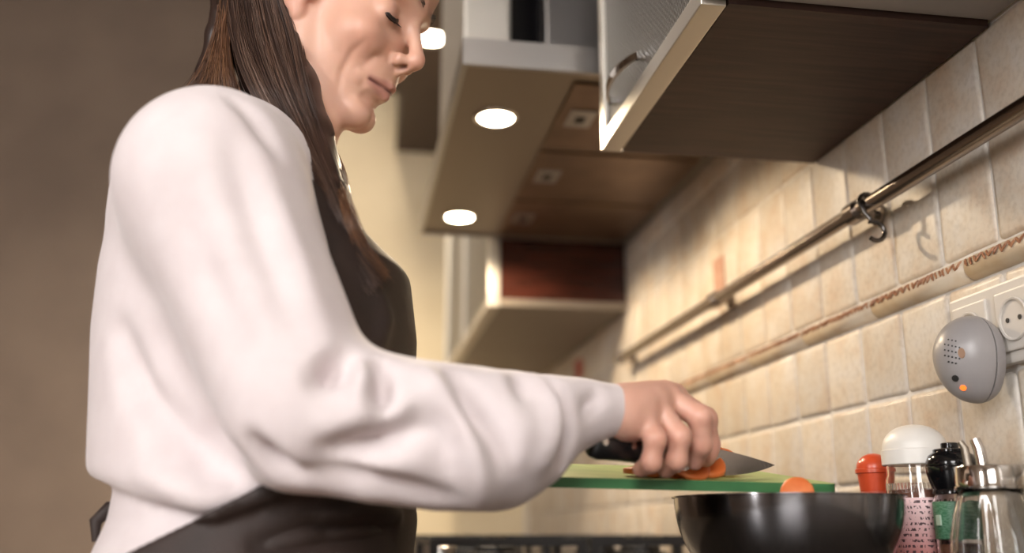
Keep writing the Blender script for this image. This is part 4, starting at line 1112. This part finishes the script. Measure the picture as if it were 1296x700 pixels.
# guides: a sheet of (pixel x, pixel y, depth); the first is nearest the face
GF = [[(345, -62, 1.075), (358, -10, 1.075), (376, 42, 1.060), (386, 105, 1.030), (404, 166, 1.015), (426, 240, .975), (448, 300, .955), (490, 352, .935)],
      [(332, -70, 1.075), (342, -10, 1.068), (356, 50, 1.045), (374, 110, 1.015), (396, 170, .995), (424, 245, .968), (450, 312, .948), (498, 368, .930)],
      [(315, -75, 1.08), (322, -10, 1.065), (336, 50, 1.035), (356, 108, 1.000), (384, 168, .980), (420, 250, .962), (448, 320, .944), (490, 380, .925)],
      [(300, -75, 1.09), (303, -10, 1.07), (314, 50, 1.035), (336, 105, .995), (370, 170, .972), (414, 252, .958), (444, 325, .940), (478, 388, .922)],
      [(290, -70, 1.10), (288, -5, 1.08), (294, 50, 1.045), (314, 105, 1.005), (352, 172, .980), (406, 256, .955), (440, 330, .938), (466, 394, .920)]]
GB = [[(298, -70, 1.10), (292, -5, 1.075), (288, 45, 1.045), (294, 95, 1.01), (306, 135, 1.0), (316, 175, 1.0)],
      [(290, -70, 1.12), (284, -5, 1.10), (276, 45, 1.08), (262, 92, 1.06), (248, 122, 1.05), (238, 160, 1.05)],
      [(288, -70, 1.14), (281, -5, 1.13), (271, 45, 1.11), (252, 92, 1.09), (232, 124, 1.08), (216, 165, 1.07)]]
GN = [[(392, 120, 1.055), (410, 165, 1.045), (432, 215, 1.01), (440, 265, .985), (458, 315, .955), (494, 358, .938)],
      [(384, 120, 1.045), (400, 165, 1.030), (422, 215, .995), (436, 265, .970), (456, 318, .948), (498, 366, .930)]]
CS = np.concatenate([BV, AV]); CS = CS[CS[:, 1] > .885]; CSx, CSy, CSd = proj(CS)
def on_chest(q):
    m = np.hypot(CSx - q[0], CSy - q[1]) < 8
    return (q[0], q[1], min(q[2], CSd[m].min() - .006)) if (q[1] > 200 and m.any()) else q
GF = [[on_chest(q) for q in g] for g in GF]; GN = [[on_chest(q) for q in g] for g in GN]
def sheet(G, u, n):
    """strand between neighbouring guides at u in 0..1"""
    t = u * (len(G) - 1); i = min(int(t), len(G) - 2); w_ = t - i
    g = [[a[k_] * (1 - w_) + b[k_] * w_ for k_ in range(3)] for a, b in zip(G[i], G[i + 1])]
    return spline([at(*q) for q in g], n)
rng = np.random.RandomState(4)
SVs, SQs, SCs, base = [], [], [], 0
def strands(G, count, n, spread, thick, rad, palette, cl=14):
    global base
    for c_ in range(count // cl):
        uc = rng.rand(); dc = rng.rand() * thick; ph = rng.rand() * 6.28; amp = rng.rand() * .004; lenf = .80 + .20 * rng.rand(); tone = rng.rand()
        for s_ in range(cl):
            u = np.clip(uc + rng.normal(0, .03), 0, 1); p = sheet(G, u, n)
            dirs = p - CAM; dirs /= np.linalg.norm(dirs, axis=1)[:, None]
            t = np.linspace(0, 1, n)[:, None]
            p = p + dirs * (dc * np.clip(1 - 1.6 * np.clip(t - .45, 0, 1), .05, 1) + rng.normal(0, .002)) + rng.normal(0, spread, 3) * (.3 + t) + np.array([1, .4, 0]) * np.sin(t * 7 + ph) * amp
            if rng.rand() < .06: p = p + rng.normal(0, .006, 3) * t ** 1.5
            m_ = max(4, int(n * (lenf if rng.rand() < .9 else .7))); p = p[:m_]
            tg = np.gradient(p, axis=0); tg /= np.linalg.norm(tg, axis=1)[:, None]
            a = np.cross(tg, dirs[:m_]); a /= np.linalg.norm(a, axis=1)[:, None]; b = np.cross(tg, a)
            r_ = rad * (1 - .75 * np.linspace(0, 1, m_) ** 2)[:, None] * (.7 + .6 * rng.rand())
            ring = np.stack([p + r_ * (a * math.cos(x) + b * math.sin(x)) for x in (0, 2.094, 4.189)], 1).reshape(-1, 3)
            idx = np.arange(m_ - 1)[:, None] * 3 + base
            q = np.concatenate([np.stack([idx[:, 0] + j, idx[:, 0] + (j + 1) % 3, idx[:, 0] + 3 + (j + 1) % 3, idx[:, 0] + 3 + j], 1) for j in range(3)])
            SVs.append(ring); SQs.append(q); base += len(ring)
            k_ = np.clip(tone * .7 + rng.rand() * .45, 0, .999); c1 = palette[int(k_ * len(palette))]
            SCs.append(np.tile(c1 * (.8 + .4 * rng.rand()), (len(ring), 1)))
PAL = [srgb(44, 30, 25), srgb(58, 40, 33), srgb(70, 50, 41), srgb(92, 68, 55), srgb(112, 90, 78)]
PALW = [srgb(62, 42, 31), srgb(84, 57, 42), srgb(108, 74, 52), srgb(140, 100, 70)]  # lighter warm browns; hood-lamp glow painted into these strands
strands(GF, 4200, 20, .0012, .030, .00046, PAL)
strands(GB, 2000, 16, .0016, .035, .00046, PALW)
strands(GN, 900, 16, .0020, .02, .00040, PALW)
# crown strands over the cap, from the parting outwards and down
cr = []
for i in range(900):
    th = rng.rand() * 2 * PI; ph0 = .05; n = 10; ph = np.linspace(ph0, 1.75, n)
    d_ = np.stack([np.sin(ph) * math.cos(th), np.sin(ph) * math.sin(th), np.cos(ph)], 1)
    p = np.array((-.016, 0, .060)) + d_ * (np.array((.110, .088, .095)) + rng.rand() * .003)
    hl = p[:, 0] - .002 - np.clip((p[:, 2] - .055) * 2.4, -.014, .12); ok = hl < .004
    m_ = int(ok.argmin()) if not ok.all() else n
    if m_ < 4: continue
    p = p[:m_] @ HR.T + HT
    tg = np.gradient(p, axis=0); tg /= np.linalg.norm(tg, axis=1)[:, None]; a = np.cross(tg, p - HT); a /= np.linalg.norm(a, axis=1)[:, None]; b = np.cross(tg, a)
    ring = np.stack([p + .0005 * (a * math.cos(x) + b * math.sin(x)) for x in (0, 2.094, 4.189)], 1).reshape(-1, 3)
    idx = np.arange(m_ - 1) * 3 + base
    SQs.append(np.concatenate([np.stack([idx + j, idx + (j + 1) % 3, idx + 3 + (j + 1) % 3, idx + 3 + j], 1) for j in range(3)])); SVs.append(ring); base += len(ring)
    SCs.append(np.tile(PAL[rng.randint(5)], (len(ring), 1)))
# dark inner volume of the locks
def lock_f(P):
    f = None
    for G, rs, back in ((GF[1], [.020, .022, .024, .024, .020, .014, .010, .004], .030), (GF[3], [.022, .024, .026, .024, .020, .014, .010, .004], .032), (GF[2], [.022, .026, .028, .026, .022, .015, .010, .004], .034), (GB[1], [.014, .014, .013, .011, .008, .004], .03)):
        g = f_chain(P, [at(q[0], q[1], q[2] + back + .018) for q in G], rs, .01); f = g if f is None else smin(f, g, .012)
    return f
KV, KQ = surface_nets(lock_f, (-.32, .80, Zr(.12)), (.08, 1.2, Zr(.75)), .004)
V_ = np.concatenate([CW, KV] + SVs); k1 = len(CW); k2 = k1 + len(KV)
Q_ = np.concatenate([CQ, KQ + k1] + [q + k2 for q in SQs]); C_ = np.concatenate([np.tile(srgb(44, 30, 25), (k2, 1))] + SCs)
link('hair', mesh_np('hair', V_, Q_, C_), 'hair', person, True)['label'] = 'long straight dark brown hair'
